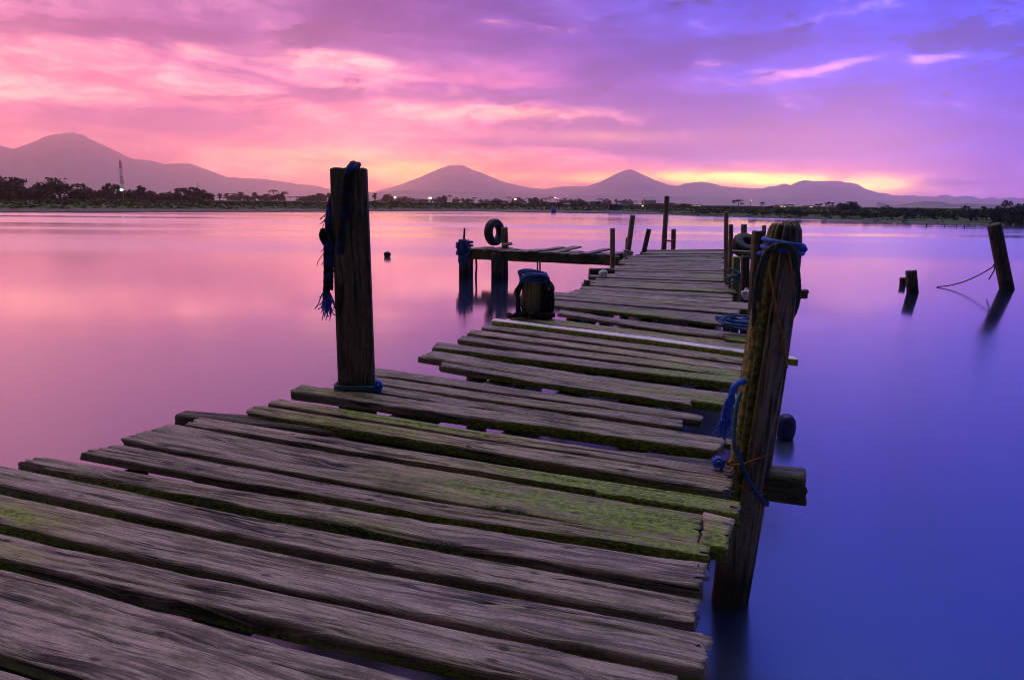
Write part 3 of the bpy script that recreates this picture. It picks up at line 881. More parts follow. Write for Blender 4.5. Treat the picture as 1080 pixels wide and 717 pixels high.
# left post
lf = Yl - lw * 0.46
def Lq(x, y, dy=0.0): return np.array(PY(x, y, lf + dy))
mb = MB()
q = [Lq(359, 268, -.02), Lq(360, 250, -.022), Lq(362, 232, -.022), Lq(362.5, 215, -.022), Lq(364, 198, -.022), Lq(367, 183, -.022), Lq(371, 175, .0), Lq(373, 173.5, .05),
     Lq(372, 176.5, .11), Lq(364, 190, .13), Lq(354, 203, .10), Lq(348.5, 216, .06), Lq(347, 232, .03), Lq(346, 246, .02), Lq(345, 262, .02), Lq(345, 285, .02), Lq(344.5, 306, .02), Lq(344, 316, .02)]
mb.add(*rope_geo(q, 0.019, lay=7))
q2 = [p + np.array((0.026, -0.004, 0.0)) for p in q[2:9]]
mb.add(*rope_geo(q2, 0.013, lay=7))
q3 = [p + np.array((0.022, 0.004, 0.0)) for p in q[11:17]]
mb.add(*rope_geo(q3, 0.012, lay=7))
kc = Lq(345.5, 250, .02)
for i in range(6):
    a_ = i * 1.1
    mb.add(*rope_geo([kc + np.array((.026 * math.cos(a_ + t * 1.05), .024 * math.sin(a_ * 1.7 + t), .034 * math.sin(a_ * .8 + t * 1.05))) for t in range(6)], .014, lay=7))
fray_geo(mb, Lq(345, 262, .02), (-0.1, 0, -1), 0.10, 14, 0.0024, 0.018, 16)
fray_geo(mb, Lq(347, 225, .03), (-0.3, 0, -1), 0.08, 14, 0.0024, 0.016, 17)
lrope = mb.build('blue_rope', M['tarblue'], loc=tuple(Lq(368, 178)))
mb = MB(); fray_geo(mb, Lq(344.5, 306, .02), (-0.05, 0, -1), 0.13, 60, 0.0034, 0.017, 15)
mb.build('frayed_end', M['blue'], lrope)
tag(lrope, 'tarry blue rope slung over the top of the squared post, knotted and frayed', 'rope')
c0 = np.array(lpc(404))
mb = MB()
mb.add(*rope_geo(ring_pts(c0, axl, lw * 1.16, turns=2.0, pitch=-0.012, start=0.3, sq=5, asp=0.5), 0.0085))
tag(mb.build('teal_rope', M['teal'], loc=tuple(c0)), 'teal lashing wound round the foot of the squared post', 'rope')
mb = MB(); kc = Lq(399, 407, .0)
for i in range(5):
    a_ = i * 1.3
    mb.add(*rope_geo([kc + np.array((.016 * math.cos(a_ + t * 1.05), .012 * math.sin(a_ * 2 + t), .024 * math.sin(a_ + t * 1.05))) for t in range(6)], .008))
fray_geo(mb, kc, (0.0, -.1, -1), 0.05, 16, 0.0025, 0.010, 19)
tag(mb.build('blue_rope', M['blue'], loc=tuple(kc)), 'bright blue knot on the lashing at the foot of the squared post', 'rope')

# bollard dressing
mb = MB(); rg = random.Random(33)
bt = np.array(Bt); by = Bo.y
for i in range(9):
    a_ = rg.uniform(-.5, .5)
    h_ = rg.uniform(-.05, .04)
    q = []
    for k in range(9):
        t = -0.3 + k / 8 * (math.pi + .6)
        q.append(bt + np.array((rb * 1.06 * math.cos(t) + a_ * .10 * math.sin(t) + rg.uniform(-.012, .012), -rb * (0.75 - .25 * i / 2 + a_), rb * .42 * math.sin(t) + h_ - .03)))
    mb.add(*rope_geo(q, 0.012, lay=7, step=.03))
for i in range(3):
    mb.add(*rope_geo(ring_pts(bt - np.array((0, 0, .01 + .022 * i)), np.array((0.12 * (i % 3 - 1), 0.05, 1.0)), rb * 1.08, turns=1.1, pitch=.01, start=i), 0.012, lay=7, step=.03))
tag(mb.build('blue_rope', M['navy'], loc=tuple(Bt)), 'blue rope heaped over the top of the short bollard', 'rope')
mb = MB()
for sgn, n_, y0, y1 in ((1, 30, 293, 335), (-1, 5, 300, 333)):
    for i in range(n_):
        x = 561 + sgn * rg.uniform(11, 20 if sgn > 0 else 17)
        q = [np.array(PY(561 + sgn * 11 + rg.uniform(-2, 2), y0 + rg.uniform(-4, 3), by - rg.uniform(0, .08)))]
        for k in range(1, 5):
            q.append(np.array(PY(x + rg.uniform(-2.5, 2.5) + sgn * (1.5 * math.sin(k)), y0 + (y1 - y0) * k / 4 + rg.uniform(-2, 1), by - rg.uniform(-.05, .12))))
        mb.add(*rope_geo(q, rg.uniform(.006, .013), lay=7, step=.03))
for i in range(10):
    x = rg.choice([541 + rg.uniform(0, 8), 566 + rg.uniform(0, 14)])
    kc = np.array(PY(x, 332, by - .1))
    mb.add(*rope_geo([kc + np.array((.06 * math.cos(i + t * 1.2), .05 * math.sin(i + t * 1.2), .015 * math.sin(t * 2 + i))) for t in range(6)], .014, step=.03))
tag(mb.build('netting', M['net'], loc=tuple(Bt)), 'black fishing net bundled down the sides of the short bollard', 'net')
for k, (x0, y0, x1, y1, lb) in enumerate(((567, 276, 567.5, 300, 'upright thin rod behind the bollard'), (569.5, 275, 573, 300, 'slightly slanting thin rod behind the bollard'))):
    b = PY(x1, y1, by + .35); t = PY(x0, y0, by + .35)
    tag(log('rod', (b.x, b.y, b.z - 1.5), t, 0.010, 0.008, 470 + k, None, M['beam'], nseg=14, nr=8, loc=tuple(b)), lb, 'rod')

# rope bundle at the jetty's end
mb = MB(); yj = J0.y
for i in range(12):
    x = 489 + rg.uniform(-5, 6)
    q = [np.array(PY(x + rg.uniform(-3, 3), 253 + 34 * k / 5 * rg.uniform(.7, 1), yj - rg.uniform(.05, .3))) for k in range(5)]
    mb.add(*rope_geo(q, rg.uniform(.018, .03), step=.06))
for i in range(5):
    mb.add(*rope_geo(ring_pts(PY(490, 256 + i * 3, yj), (0.1 * (i % 3 - 1), .1, 1), .17, turns=1.2, start=i), .024, step=.06))
tag(mb.build('blue_rope', M['navy'], loc=tuple(PY(490, 262, yj))), 'blue rope bundle hanging from the outer end of the side jetty', 'rope')
q = [PY(502, 272, yj - .1), PY(502.5, 281, yj - .1), PY(502, 290, yj - .1), PY(502, 296, yj - .1)]
rope('dark_rope', [tuple(p) for p in q], 0.022, M['darkrope'], 'dark rope hanging into the water under the side jetty', 'rope')
# coil on the right edge
mb = MB(); kc = np.array(P(780, 347, 0.05))
for i in range(9):
    ex = rg.uniform(.06, .22); ph = rg.uniform(0, 6); ox, oy = rg.uniform(-.07, .07), rg.uniform(-.05, .05)
    mb.add(*rope_geo([kc + np.array((ox + ex * math.cos(ph + t * .8), oy + ex * .8 * math.sin(ph + t * .8), .012 + .006 * i + rg.uniform(0, .03))) for t in range(8)], .010, step=.02))
tag(mb.build('blue_rope', M['navy'], loc=tuple(kc)), 'loose blue rope coil lying on the right edge of the deck', 'rope')
mb = MB(); kc = np.array(P(779, 303, 0.05))
for i in range(8):
    ex = rg.uniform(.05, .18); ph = rg.uniform(0, 6); ty = rg.uniform(-.9, .9)
    mb.add(*rope_geo([kc + np.array((ex * math.cos(ph + t * .8), ex * .5 * math.sin(ph + t * .8), .06 + .012 * i + ex * ty * math.cos(ph + t * .8) + rg.uniform(0, .04))) for t in range(7)], .012, step=.04))
tag(mb.build('teal_rope', M['teal'], loc=tuple(kc)), 'teal rope tangle at the foot of the short pale post', 'rope')
# lashings
c_ = PY(662.5, 270, P(662, 269).y)
mb = MB()
for i in range(4): mb.add(*rope_geo(ring_pts(c_ + Vector((0, 0, .03 * i)), (0.2 * (i % 2), .1, 1), .085, turns=1.1), .02, step=.05))
mb.add(*rope_geo([c_ + Vector((0, -.1, 0)), c_ + Vector((-.12, -.2, -.06)), c_ + Vector((-.16, -.2, -.1))], .02, step=.05))
tag(mb.build('lashing', M['palewall'], loc=tuple(c_)), 'pale rope lashing at the foot of the leaning pale post', 'rope')
a, b = PY(699.5, 252.5, P(700, 263).y - .09), PY(712.5, 253, P(700, 263).y - .09)
rope('red_cord', [tuple(a), tuple((a + b) / 2 + Vector((0, -.01, -.03))), tuple(b)], 0.02, M['steelred'], 'reddish cord tying the short pale post to the tallest pole', 'cord')
# line of the lone pole
a = PY(1049.5, 280, P(1062, 305, WZ).y - .1); b = P(988, 302.5, WZ + .01)
q = [a]
for k in range(1, 9):
    t = k / 8; p = a + (b - a) * t; p = Vector((p.x, p.y, p.z - 0.10 * 4 * t * (1 - t))); q.append(p)
rope('mooring_line', [tuple(p) for p in q], 0.011, M['thincord'], 'slack dark line from the lone leaning pole down to the lake', 'rope',
     extra=[([tuple(a), tuple(a + Vector((-.02, -.02, -.10))), tuple(a + Vector((-.10, -.02, -.28)))], .012), (ring_pts(PY(1056, 279, P(1062, 305, WZ).y), (-.18, 0, 1), .135, turns=1.1), .012)], step=0.03)

# small things on and round the deck
def bag(name, c, s, seed, label):
    bm_v = []; n, m_ = 18, 14
    for i in range(m_ + 1):
        for j in range(n):
            th = j / n * 2 * math.pi; ph = i / m_ * math.pi
            r = s * (0.62 + 0.75 * float(fbm(math.cos(th) * 2 * math.sin(ph) + seed, math.sin(th) * 2 * math.sin(ph), math.cos(ph) * 2 + seed, 3)))
            k = 1.0 if i > m_ * .35 else 0.55
            bm_v.append((c[0] + r * k * math.sin(ph) * math.cos(th), c[1] + r * k * .8 * math.sin(ph) * math.sin(th), c[2] + s * .8 + r * 1.15 * math.cos(ph)))
    o = obj(name, bm_v, grid_faces(m_ + 1, n), M['bag'], None, False, None, tuple(c))
    return tag(o, label, 'plastic bag')
bag('plastic_bag', P(636, 292.5, 0), .065, 3, 'crumpled white plastic bag on the far left edge of the pier')
bag('plastic_bag', P(763, 286, 0), .035, 8, 'small pinkish white scrap of plastic bag by the slim pole pair')
bag('plastic_bag', P(786.5, 314, 0.02), .055, 12, 'white plastic bag caught between deck and mossy green post')

# floats
def float_geo(c, rx, rz, seed):
    v = []; n, m_ = 28, 18
    for i in range(m_ + 1):
        for j in range(n):
            th = j / n * 2 * math.pi; ph = i / m_ * math.pi
            r = 1 + .06 * (float(vn(math.cos(th) * 2 + seed, math.sin(th) * 2, math.cos(ph) * 2)) - .5)
            e = abs(math.sin(ph)) ** .75 * (1 if math.sin(ph) >= 0 else -1)
            v.append((c[0] + rx * r * e * math.cos(th), c[1] + rx * r * e * math.sin(th), c[2] + rz * math.cos(ph)))
    # neck
    mb = MB(); mb.add(v, grid_faces(m_ + 1, n))
    v2 = [];
    for k, (rr_, zz) in enumerate(((.40, .90), (.30, .95), (.30, .97), (.28, 0.99), (.0, 1.0))):
        for j in range(16):
            th = j / 16 * 2 * math.pi; v2.append((c[0] + rx * rr_ * math.cos(th), c[1] + rx * rr_ * math.sin(th), c[2] + rz * zz))
    mb.add(v2, grid_faces(5, 16))
    return mb
b = P(408.5, 271, WZ); o = float_geo((b.x, b.y, b.z + .07), .105, .085, 3).build('buoy', M['rubber'], loc=tuple(b))
tag(o, 'small black buoy floating beyond the squared post', 'buoy')
b = P(828, 462, WZ); o = float_geo((b.x, b.y, b.z + .075), .068, .10, 5).build('jug_float', M['float'], loc=tuple(b))
tag(o, 'dark blue jug float on the water beside the split post', 'float')

# ================================================================== LAND, WATER
SHORE_PX = [(-500, 226), (-200, 225), (0, 224.6), (160, 224.0), (330, 223.4), (420, 222.9), (500, 223.2), (570, 224.2), (640, 225.2), (700, 226.6),
            (750, 228.2), (800, 229.8), (860, 231.6), (920, 233.4), (980, 235.2), (1030, 236.6), (1080, 238.2), (1150, 240.5), (1300, 246), (1600, 262)]
sh_az = []; sh_d = []
for (x, y) in SHORE_PX:
    # distances from the water line; directions are taken at the horizon
    p = P(x, y, WZ)
    sh_az.append(math.atan2(p.x, p.y)); sh_d.append(math.hypot(p.x, p.y))
sh_az = np.array(sh_az); sh_d = np.array(sh_d)
def shore_d(az): return np.interp(az, sh_az, sh_d)
PROF_D = [-6, -1.5, 0, 3, 9, 20, 45, 90, 160, 400, 900, 2000, 9000]
PROF_Z = [-1.6, -0.75, -0.60, -0.38, -0.20, -0.02, 0.18, 0.36, 0.5, 0.68, 0.8, 0.86, 0.9]
def land_z(x, y):
    az = math.atan2(x, y); d = math.hypot(x, y)
    return float(np.interp(d - shore_d(az), PROF_D, PROF_Z))

azs = np.concatenate([np.linspace(sh_az[0] - 0.2, sh_az[-1] + 0.05, 420)])
rows = [-6, -2.5, -1.2, -.5, 0, .6, 1.5, 3, 5, 7, 9, 12, 16, 20, 27, 35, 45, 60, 75, 90, 120, 160, 220, 300, 400, 600, 900, 1400, 2000, 3500, 6600]
V = []; 
AZ, DD = np.meshgrid(azs, np.array(rows, float), indexing='ij')
SD = shore_d(AZ) + (fbm(AZ * 160, 0.0, 3.0, 4) - 0.5) * np.minimum(10, shore_d(AZ) * .05)
RD = SD + DD
Xg, Yg = RD * np.sin(AZ), RD * np.cos(AZ)
Zg = np.interp(DD, PROF_D, PROF_Z) + (fbm(Xg * .12, Yg * .12, 0, 4) - .5) * np.interp(DD, [0, 3, 20, 400], [0, .05, .18, .25])
Lv = np.stack([Xg, Yg, Zg], -1).reshape(-1, 3)
n, m_ = AZ.shape
lf_ = [(i * m_ + j, i * m_ + j + 1, (i + 1) * m_ + j + 1, (i + 1) * m_ + j) for i in range(n - 1) for j in range(m_ - 1)]
mat, nt, b = material('shore ground')
dist_in = nt.attr('inland', 'Fac')
co = nt.new('ShaderNodeTexCoord').outputs['Object']
n1 = nt.noise(co, 0.11, 6, 0.65); n2 = nt.noise(co, 1.1, 5, 0.6)
mud = nt.mix(nt.ss(n2, .35, .65), (0.10, 0.082, 0.075), (0.20, 0.17, 0.155))
grs = nt.mix(nt.ss(n2, .35, .65), (0.04, 0.095, 0.02), (0.075, 0.13, 0.03))
dry = nt.mix(nt.ss(n1, .45, .6), grs, (0.105, 0.115, 0.05))
edge_ = nt.ss(nt.m('ADD', dist_in, nt.m('MULTIPLY', nt.m('SUBTRACT', n1, .5), 9.0)), 5.0, 10.0)
c_ = nt.mix(edge_, mud, dry)
wet = nt.ss(dist_in, 1.8, 0.6)
c_ = nt.mix(nt.ss(dist_in, 300.0, 700.0), c_, (0.50, 0.46, 0.42))      # far land made pale, added as a reflector to brighten the haze
nt.put(b.inputs['Base Color'], nt.mix(wet, c_, (0.025, 0.021, 0.02)))
b.inputs['Roughness'].default_value = 0.9
b.inputs['Specular IOR Level'].default_value = 0.15
land = obj('ground', Lv, lf_, mat, None, True, {'inland': (DD + 9.0 * sstep(0.14, 0.26, AZ) * sstep(0.2, 1.0, DD)).reshape(-1)})
tag(land, kind='structure')

# water: one sheet
mat, nt, b = material('lake water')
co = nt.new('ShaderNodeTexCoord').outputs['Object']
mp = nt.new('ShaderNodeMapping'); mp.inputs['Scale'].default_value = (0.010, 0.07, 1)
mp.inputs['Rotation'].default_value = (0, 0, 0.06)
nt.put(mp.inputs[0], co)
w1 = nt.noise(mp.outputs[0], 1.0, 4, 0.55, 0.4)
mp2 = nt.new('ShaderNodeMapping'); mp2.inputs['Scale'].default_value = (0.25, 0.9, 1); nt.put(mp2.inputs[0], co)
w2 = nt.noise(mp2.outputs[0], 1.0, 3, 0.5)
b.inputs['Base Color'].default_value = (0.008, 0.022, 0.075, 1)
nt.put(b.inputs['Roughness'], nt.ss(w1, 0.38, 0.62, 0.11, 0.19))
b.inputs['IOR'].default_value = 1.9
b.inputs['Specular IOR Level'].default_value = 0.5
bn = nt.new('ShaderNodeBump'); bn.inputs['Strength'].default_value = 0.2; bn.inputs['Distance'].default_value = 0.006
nt.put(bn.inputs['Height'], w2); nt.put(b.inputs['Normal'], bn.outputs[0])
b.inputs['IOR'].default_value = 1.33; b.inputs['Specular IOR Level'].default_value = 0.0
gl = nt.new('ShaderNodeBsdfGlossy'); gl.inputs['Color'].default_value = (1, 1, 1, 1)
nt.put(gl.inputs['Roughness'], nt.ss(w1, 0.40, 0.60, 0.085, 0.22)); nt.put(gl.inputs['Normal'], bn.outputs[0])
fr = nt.new('ShaderNodeFresnel'); fr.inputs['IOR'].default_value = 1.33; nt.put(fr.inputs['Normal'], bn.outputs[0])
mx = nt.new('ShaderNodeMixShader'); nt.put(mx.inputs[0], nt.m('POWER', fr.outputs[0], 0.48))
out = [nd for nd in mat.node_tree.nodes if nd.type == 'OUTPUT_MATERIAL'][0]
mat.node_tree.links.new(b.outputs[0], mx.inputs[1]); mat.node_tree.links.new(gl.outputs[0], mx.inputs[2])
mat.node_tree.links.new(mx.outputs[0], out.inputs['Surface'])
MAT_WATER = mat
S_ = 1200
obj_w = obj('water', [(-S_, -600, WZ), (S_, -600, WZ), (S_, 700, WZ), (-S_, 700, WZ)], [(0, 1, 2, 3)], mat, None, False)
tag(obj_w, kind='structure')
obj_b = obj('lake_bed', [(-S_, -600, -2.0), (S_, -600, -2.0), (S_, 700, -2.0), (-S_, 700, -2.0)], [(0, 1, 2, 3)], M['darkwall'], None, False)
tag(obj_b, kind='structure')

# ================================================================== MOUNTAINS
def ridge(name, pts, D, depth, seed, rough_px=1.0, lumps=0.0):
    """a range whose skyline passes through the measured heights, at distance D, with real depth"""
    xs = np.array([p[0] for p in pts], float); ys = np.array([p[1] for p in pts], float)
    X = np.linspace(xs[0], xs[-1], 760)
    Yp_ = np.interp(X, xs, ys)
    # soften the interpolation
    k = np.ones(3) / 3; Yp_ = np.convolve(np.pad(Yp_, 1, 'edge'), k, 'valid')
    Yp_ = Yp_ + (fbm(X * .06, seed, 0, 5) - .5) * 2 * rough_px + (fbm(X * .22, seed + 2, 0, 4) - .5) * 1.3 * rough_px
    if lumps: Yp_ = Yp_ - lumps * np.abs(np.sin(X * .13 + 2 * fbm(X * .05, seed + 4, 0, 2))) * sstep(.35, .6, vn(X * .03, seed))
    rowsT = np.linspace(-1, 1, 41)
    V = []
    for i, x in enumerate(X):
        az, el = azel(x, Yp_[i])
        azr = math.radians(az)
        h = D / math.cos(azr) * 0 + math.tan(math.radians(el)) * D
        top = max(1.5, CAMZ + h)
        for t in rowsT:
            d = D + t * depth
            g = (1 - abs(t)) ** 1.25
            gully = 1 - 0.28 * float(abs(t)) * (1 - abs(t)) * 4 * float(fbm(x * .05 + t, t * 2 + seed, 1, 4))
            # real position: the range is a curved wall of slopes
            V.append((math.sin(azr) * d, math.cos(azr) * d, -0.5 + (top + 0.5) * g * gully))
    n, m_ = len(X), len(rowsT)
    f = [(i * m_ + j, i * m_ + j + 1, (i + 1) * m_ + j + 1, (i + 1) * m_ + j) for i in range(n - 1) for j in range(m_ - 1)]
    o = obj(name, V, f, M['mountain'], None, True)
    return tag(o, kind='structure')
M['mountain'] = simple_mat('ash and scrub slopes', (0.12, 0.12, 0.11), (0.24, 0.22, 0.20), 0.01, 0.95, detail=8, spec=0.0)
ridge('mountain', [(-420, 170), (-200, 150), (-90, 160), (-30, 152), (0, 153), (14, 158), (30, 152), (45, 145), (58, 142), (75, 139.5), (88, 142), (100, 149), (120, 158), (140, 168),
                   (158, 169), (175, 173), (200, 172), (215, 178), (240, 187), (270, 188), (300, 192), (330, 196), (380, 205), (430, 212)], 6000, 1100, 1, 1.1)
ridge('mountain', [(340, 212), (390, 204), (425, 194), (445, 186), (462, 178.5), (473, 175), (479, 174), (488, 174.4), (498, 179), (515, 185), (532, 192), (560, 198), (620, 205), (680, 212)], 5900, 700, 2, .6)
ridge('mountain', [(520, 213), (560, 201), (590, 197), (620, 196), (632, 192), (646, 185.2), (655, 181), (660, 179.2), (664, 178.4), (668, 179.2), (676, 183), (690, 189.5), (705, 195), (725, 197), (760, 206), (800, 213)], 5600, 600, 3, .7, 0)
ridge('mountain', [(690, 207), (712, 197), (722, 193), (735, 192), (748, 192), (760, 196), (780, 199), (800, 198.5), (815, 197), (835, 195), (852, 192), (870, 191), (888, 192), (905, 196),
                   (925, 203), (945, 206), (980, 207), (1020, 209), (1060, 211), (1150, 208), (1300, 203), (1500, 209)], 5300, 700, 4, 1.1, 2.2)
ridge('hills', [(330, 212), (380, 203), (430, 201), (520, 203), (600, 206), (700, 207), (800, 209), (900, 211), (1000, 213)], 3800, 400, 5, .3)
ridge('hills', [(925, 213.5), (945, 221 - 4), (960, 214.5), (975, 212.5), (990, 213), (1005, 215.5), (1020, 214.5), (1040, 215.5), (1080, 217), (1200, 213)], 1500, 160, 6, .3)

# ================================================================== VEGETATION
def leaf_cloud(seed, blobs, n, size, flat=0.0):
    """many small leaf clumps spread through a few uneven volumes"""
    rg = np.random.default_rng(seed)
    V = []; Fc = []
    wts = np.array([b[3] * b[4] * b[5] for b in blobs]); wts = wts / wts.sum()
    for i in range(n):
        bl = blobs[rg.choice(len(blobs), p=wts)]
        u = rg.normal(size=3); u /= np.linalg.norm(u)
        r = rg.random() ** 0.45
        c = np.array(bl[:3]) + u * r * np.array(bl[3:6]) * (0.85 + .35 * rg.random())
        s = size * rg.uniform(.5, 1.35)
        a = rg.normal(size=3); a /= np.linalg.norm(a)
        b_ = np.cross(a, rg.normal(size=3)); b_ /= np.linalg.norm(b_)
        k = len(V)
        V += [c - a * s, c + b_ * s * .55, c + a * s, c - b_ * s * .55]
        Fc.append((k, k + 1, k + 2, k + 3))
    return V, Fc

def crown_blobs(kind, rg):
    bl = []
    if kind == 'round':
        for i in range(11):
            t = rg.uniform(0, 6.28); r = rg.uniform(.05, .34)
            bl.append((r * math.cos(t), r * math.sin(t), rg.uniform(.36, .80), rg.uniform(.11, .2), rg.uniform(.11, .2), rg.uniform(.08, .17)))
        for i in range(18):
            t = rg.uniform(0, 6.28)
            bl.append((.36 * math.cos(t), .36 * math.sin(t), rg.uniform(.05, .55), .22, .22, .17))
    elif kind == 'dome':
        for i in range(20):
            t = rg.uniform(0, 6.28); r = rg.uniform(0, .85)
            zt = .86 * math.sqrt(max(0.02, 1 - r * r))
            bl.append((r * math.cos(t), r * math.sin(t), zt * rg.uniform(.55, .97), rg.uniform(.13, .22), rg.uniform(.13, .22), rg.uniform(.09, .15)))
        for i in range(26):
            t = rg.uniform(0, 6.28); r = rg.uniform(.2, .9)
            bl.append((r * math.cos(t), r * math.sin(t), rg.uniform(.04, .45), .22, .22, .18))
    elif kind == 'umbrella':
        for i in range(12):
            t = rg.uniform(0, 6.28); r = rg.uniform(.05, .42)
            bl.append((r * math.cos(t), r * math.sin(t), .86 - .35 * r * r + rg.uniform(-.14, .05), rg.uniform(.09, .15), rg.uniform(.09, .15), rg.uniform(.04, .08)))
        for i in range(5):
            t = rg.uniform(0, 6.28)
            bl.append((.3 * math.cos(t), .3 * math.sin(t), rg.uniform(.45, .68), .1, .1, .07))
    elif kind == 'tall':
        for i in range(12):
            t = rg.uniform(0, 6.28); z = rg.uniform(.3, .95); r = rg.uniform(0, .22) * (1.15 - z)
            bl.append((r * math.cos(t), r * math.sin(t), z, rg.uniform(.06, .13), rg.uniform(.06, .13), rg.uniform(.05, .1)))
    elif kind == 'palm':
        for i in range(11):
            t = i / 11 * 6.28
            for k in range(4):
                r = .06 + .07 * k
                bl.append((r * math.cos(t), r * math.sin(t), .92 + .03 * k - .028 * k * k, .03, .03, .018))
    elif kind == 'shrub':
        for i in range(13):
            t = rg.uniform(0, 6.28); r = rg.uniform(0, .62)
            bl.append((r * math.cos(t), r * math.sin(t), rg.uniform(.15, .75), rg.uniform(.14, .26), rg.uniform(.14, .26), rg.uniform(.12, .24)))
    return bl

def trunk_geo(seed, kind):
    rg = random.Random(seed); mb = MB()
    def limb(p0, p1, r0, r1, bend=.03):
        p0, p1 = np.array(p0, float), np.array(p1, float)
        n = 6; nr = 7; c = []
        for i in range(n):
            t = i / (n - 1)
            c.append(p0 + (p1 - p0) * t + np.array((rg.uniform(-1, 1), rg.uniform(-1, 1), 0)) * bend * math.sin(math.pi * t))
        v = []
        for i in range(n):
            r = r0 + (r1 - r0) * i / (n - 1)
            for j in range(nr):
                a = j / nr * 6.283; v.append(c[i] + np.array((r * math.cos(a), r * math.sin(a), 0)))
        mb.add(v, grid_faces(n, nr))
        return c
    top = {'palm': .92, 'tall': .85, 'umbrella': .55, 'round': .45, 'dome': .4, 'shrub': .35}[kind]
    c = limb((0, 0, -.06), (rg.uniform(-.03, .03), 0, top), .035 if kind != 'palm' else .018, .018, .02)
    if kind not in ('palm',):
        for i in range(7):
            t = rg.uniform(0, 6.28); k = rg.randint(2, 5)
            R_ = {'umbrella': .36, 'round': .26, 'dome': .6, 'tall': .10, 'shrub': .4}[kind]
            limb(c[k], (R_ * math.cos(t), R_ * math.sin(t), min(.9, c[k][2] + rg.uniform(.18, .38))), .016, .006, .03)
    return mb

PROTO = {}
def plant_mesh(kind, var, mat):
    key = (kind, var)
    if key not in PROTO:
        sd = 1000 + sum(map(ord, kind)) * 7 + var * 31
        rg = random.Random(sd)
        nleaf = {'round': 2200, 'dome': 3400, 'umbrella': 900, 'tall': 800, 'palm': 420, 'shrub': 750}[kind]
        size = {'round': .055, 'dome': .075, 'umbrella': .036, 'tall': .045, 'palm': .045, 'shrub': .085}[kind]
        v, f = leaf_cloud(sd, crown_blobs(kind, rg), nleaf, size)
        me = bpy.data.meshes.new(kind + '_leaves'); me.from_pydata([tuple(p) for p in v], [], f); me.materials.append(mat); me.update()
        t = trunk_geo(sd, kind)
        mt = bpy.data.meshes.new(kind + '_trunk'); mt.from_pydata(t.v, [], t.f); mt.materials.append(M['bark']); mt.update()
        PROTO[key] = (me, mt)
    return PROTO[key]

def place_plant(name, kind, var, loc, sx, sz, label, cat, group=None, rot=0.0, leaf='crown', mat=None):
    me, mt = plant_mesh(kind, var, mat or (M['shrubleaf'] if kind == 'shrub' else M['leaf']))
    r = empty(name, loc, label, cat, group)
    r.rotation_euler = (0, 0, rot); r.scale = (sx, sx, sz)
    c = bpy.data.objects.new(leaf, me); COL.objects.link(c); c.parent = r
    t = bpy.data.objects.new('trunk', mt); COL.objects.link(t); t.parent = r
    return r

def ground_at(px, D):
    """a spot on the land in the direction of a photo column, D metres out"""
    d = ray(px, HZ(px)); az = math.atan2(d.x, d.y)
    x, y = math.sin(az) * D, math.cos(az) * D
    return x, y, land_z(x, y)
def plant_at(name, kind, px, wpx, ytop, D, var, label, cat, group=None, leaf='crown', mat=None, wk=1.0):
    x, y, z = ground_at(px, D)
    d = y           # depth along the view
    h = CAMZ - z + (HZ(px) - ytop) / F * d
    unit = {'round': .9, 'dome': 1.95, 'umbrella': .98, 'tall': .5, 'palm': .62, 'shrub': 1.5}[kind]
    sx = wpx / F * d / unit * wk
    return place_plant(name, kind, var, (x, y, z), sx, h, label, cat, group, rot=(px * 1.7) % 6.28, leaf=leaf, mat=mat)

rt = random.Random(77)
# the big bank trees on the left
BIG = [('dome', -28, 66, 184, 230, 'broad dark tree cut by the left edge of the photo'),
       ('round', 12, 46, 186.5, 225, 'dark rounded tree nearest the left edge with a small tufted top'),
       ('dome', 22, 40, 195, 215, 'low dark spreading tree in front of the leftmost rounded tree'),
       ('round', 55, 44, 188, 235, 'bushy dark tree with two ragged tops, second clump from the left'),
       ('dome', 45, 30, 199, 215, 'low dark bush-like tree under the ragged two-topped tree'),
       ('round', 87, 30, 195, 235, 'smaller round dark tree between the two-topped tree and the mast'),
       ('dome', 97, 18, 199, 245, 'low dark tree just left of the mast clump'),
       ('dome', 118, 30, 193, 260, 'domed tree lit by the greenish lamp, directly left of the mast'),
       ('dome', 150, 40, 196.5, 270, 'smooth domed bluish tree directly right of the mast'),
       ('dome', 172, 22, 203, 290, 'low small dome of tree between the two broad domed trees'),
       ('dome', 201, 54, 197.5, 280, 'widest smooth domed tree on the left bank')]
for i, (kd, px, w, yt, D, lb) in enumerate(BIG):
    plant_at('tree', kd, px, w, yt - (3.5 if kd == 'round' else 1.0), D, i % 3, lb, 'tree', 'large trees on the left bank', wk=0.78 if kd == 'round' else 0.84)
# the far row between the domed trees and the squared post
xs = [232, 240, 247, 254, 262, 269, 277, 284, 289, 296, 301, 306, 313, 320, 326, 333, 340, 347, 354]
for i, x in enumerate(xs):
    kd = rt.choice(['tall', 'round', 'tall', 'round', 'palm', 'round'])
    top = 202.5 + rt.uniform(0, 5) - (2.5 if x in (284, 289, 296, 301) else 0)
    plant_at('tree', kd, x, rt.uniform(7, 13), top, rt.uniform(420, 520), i % 3, 'small far tree in the row between the domed trees and the squared post', 'tree', 'far trees left of the squared post')
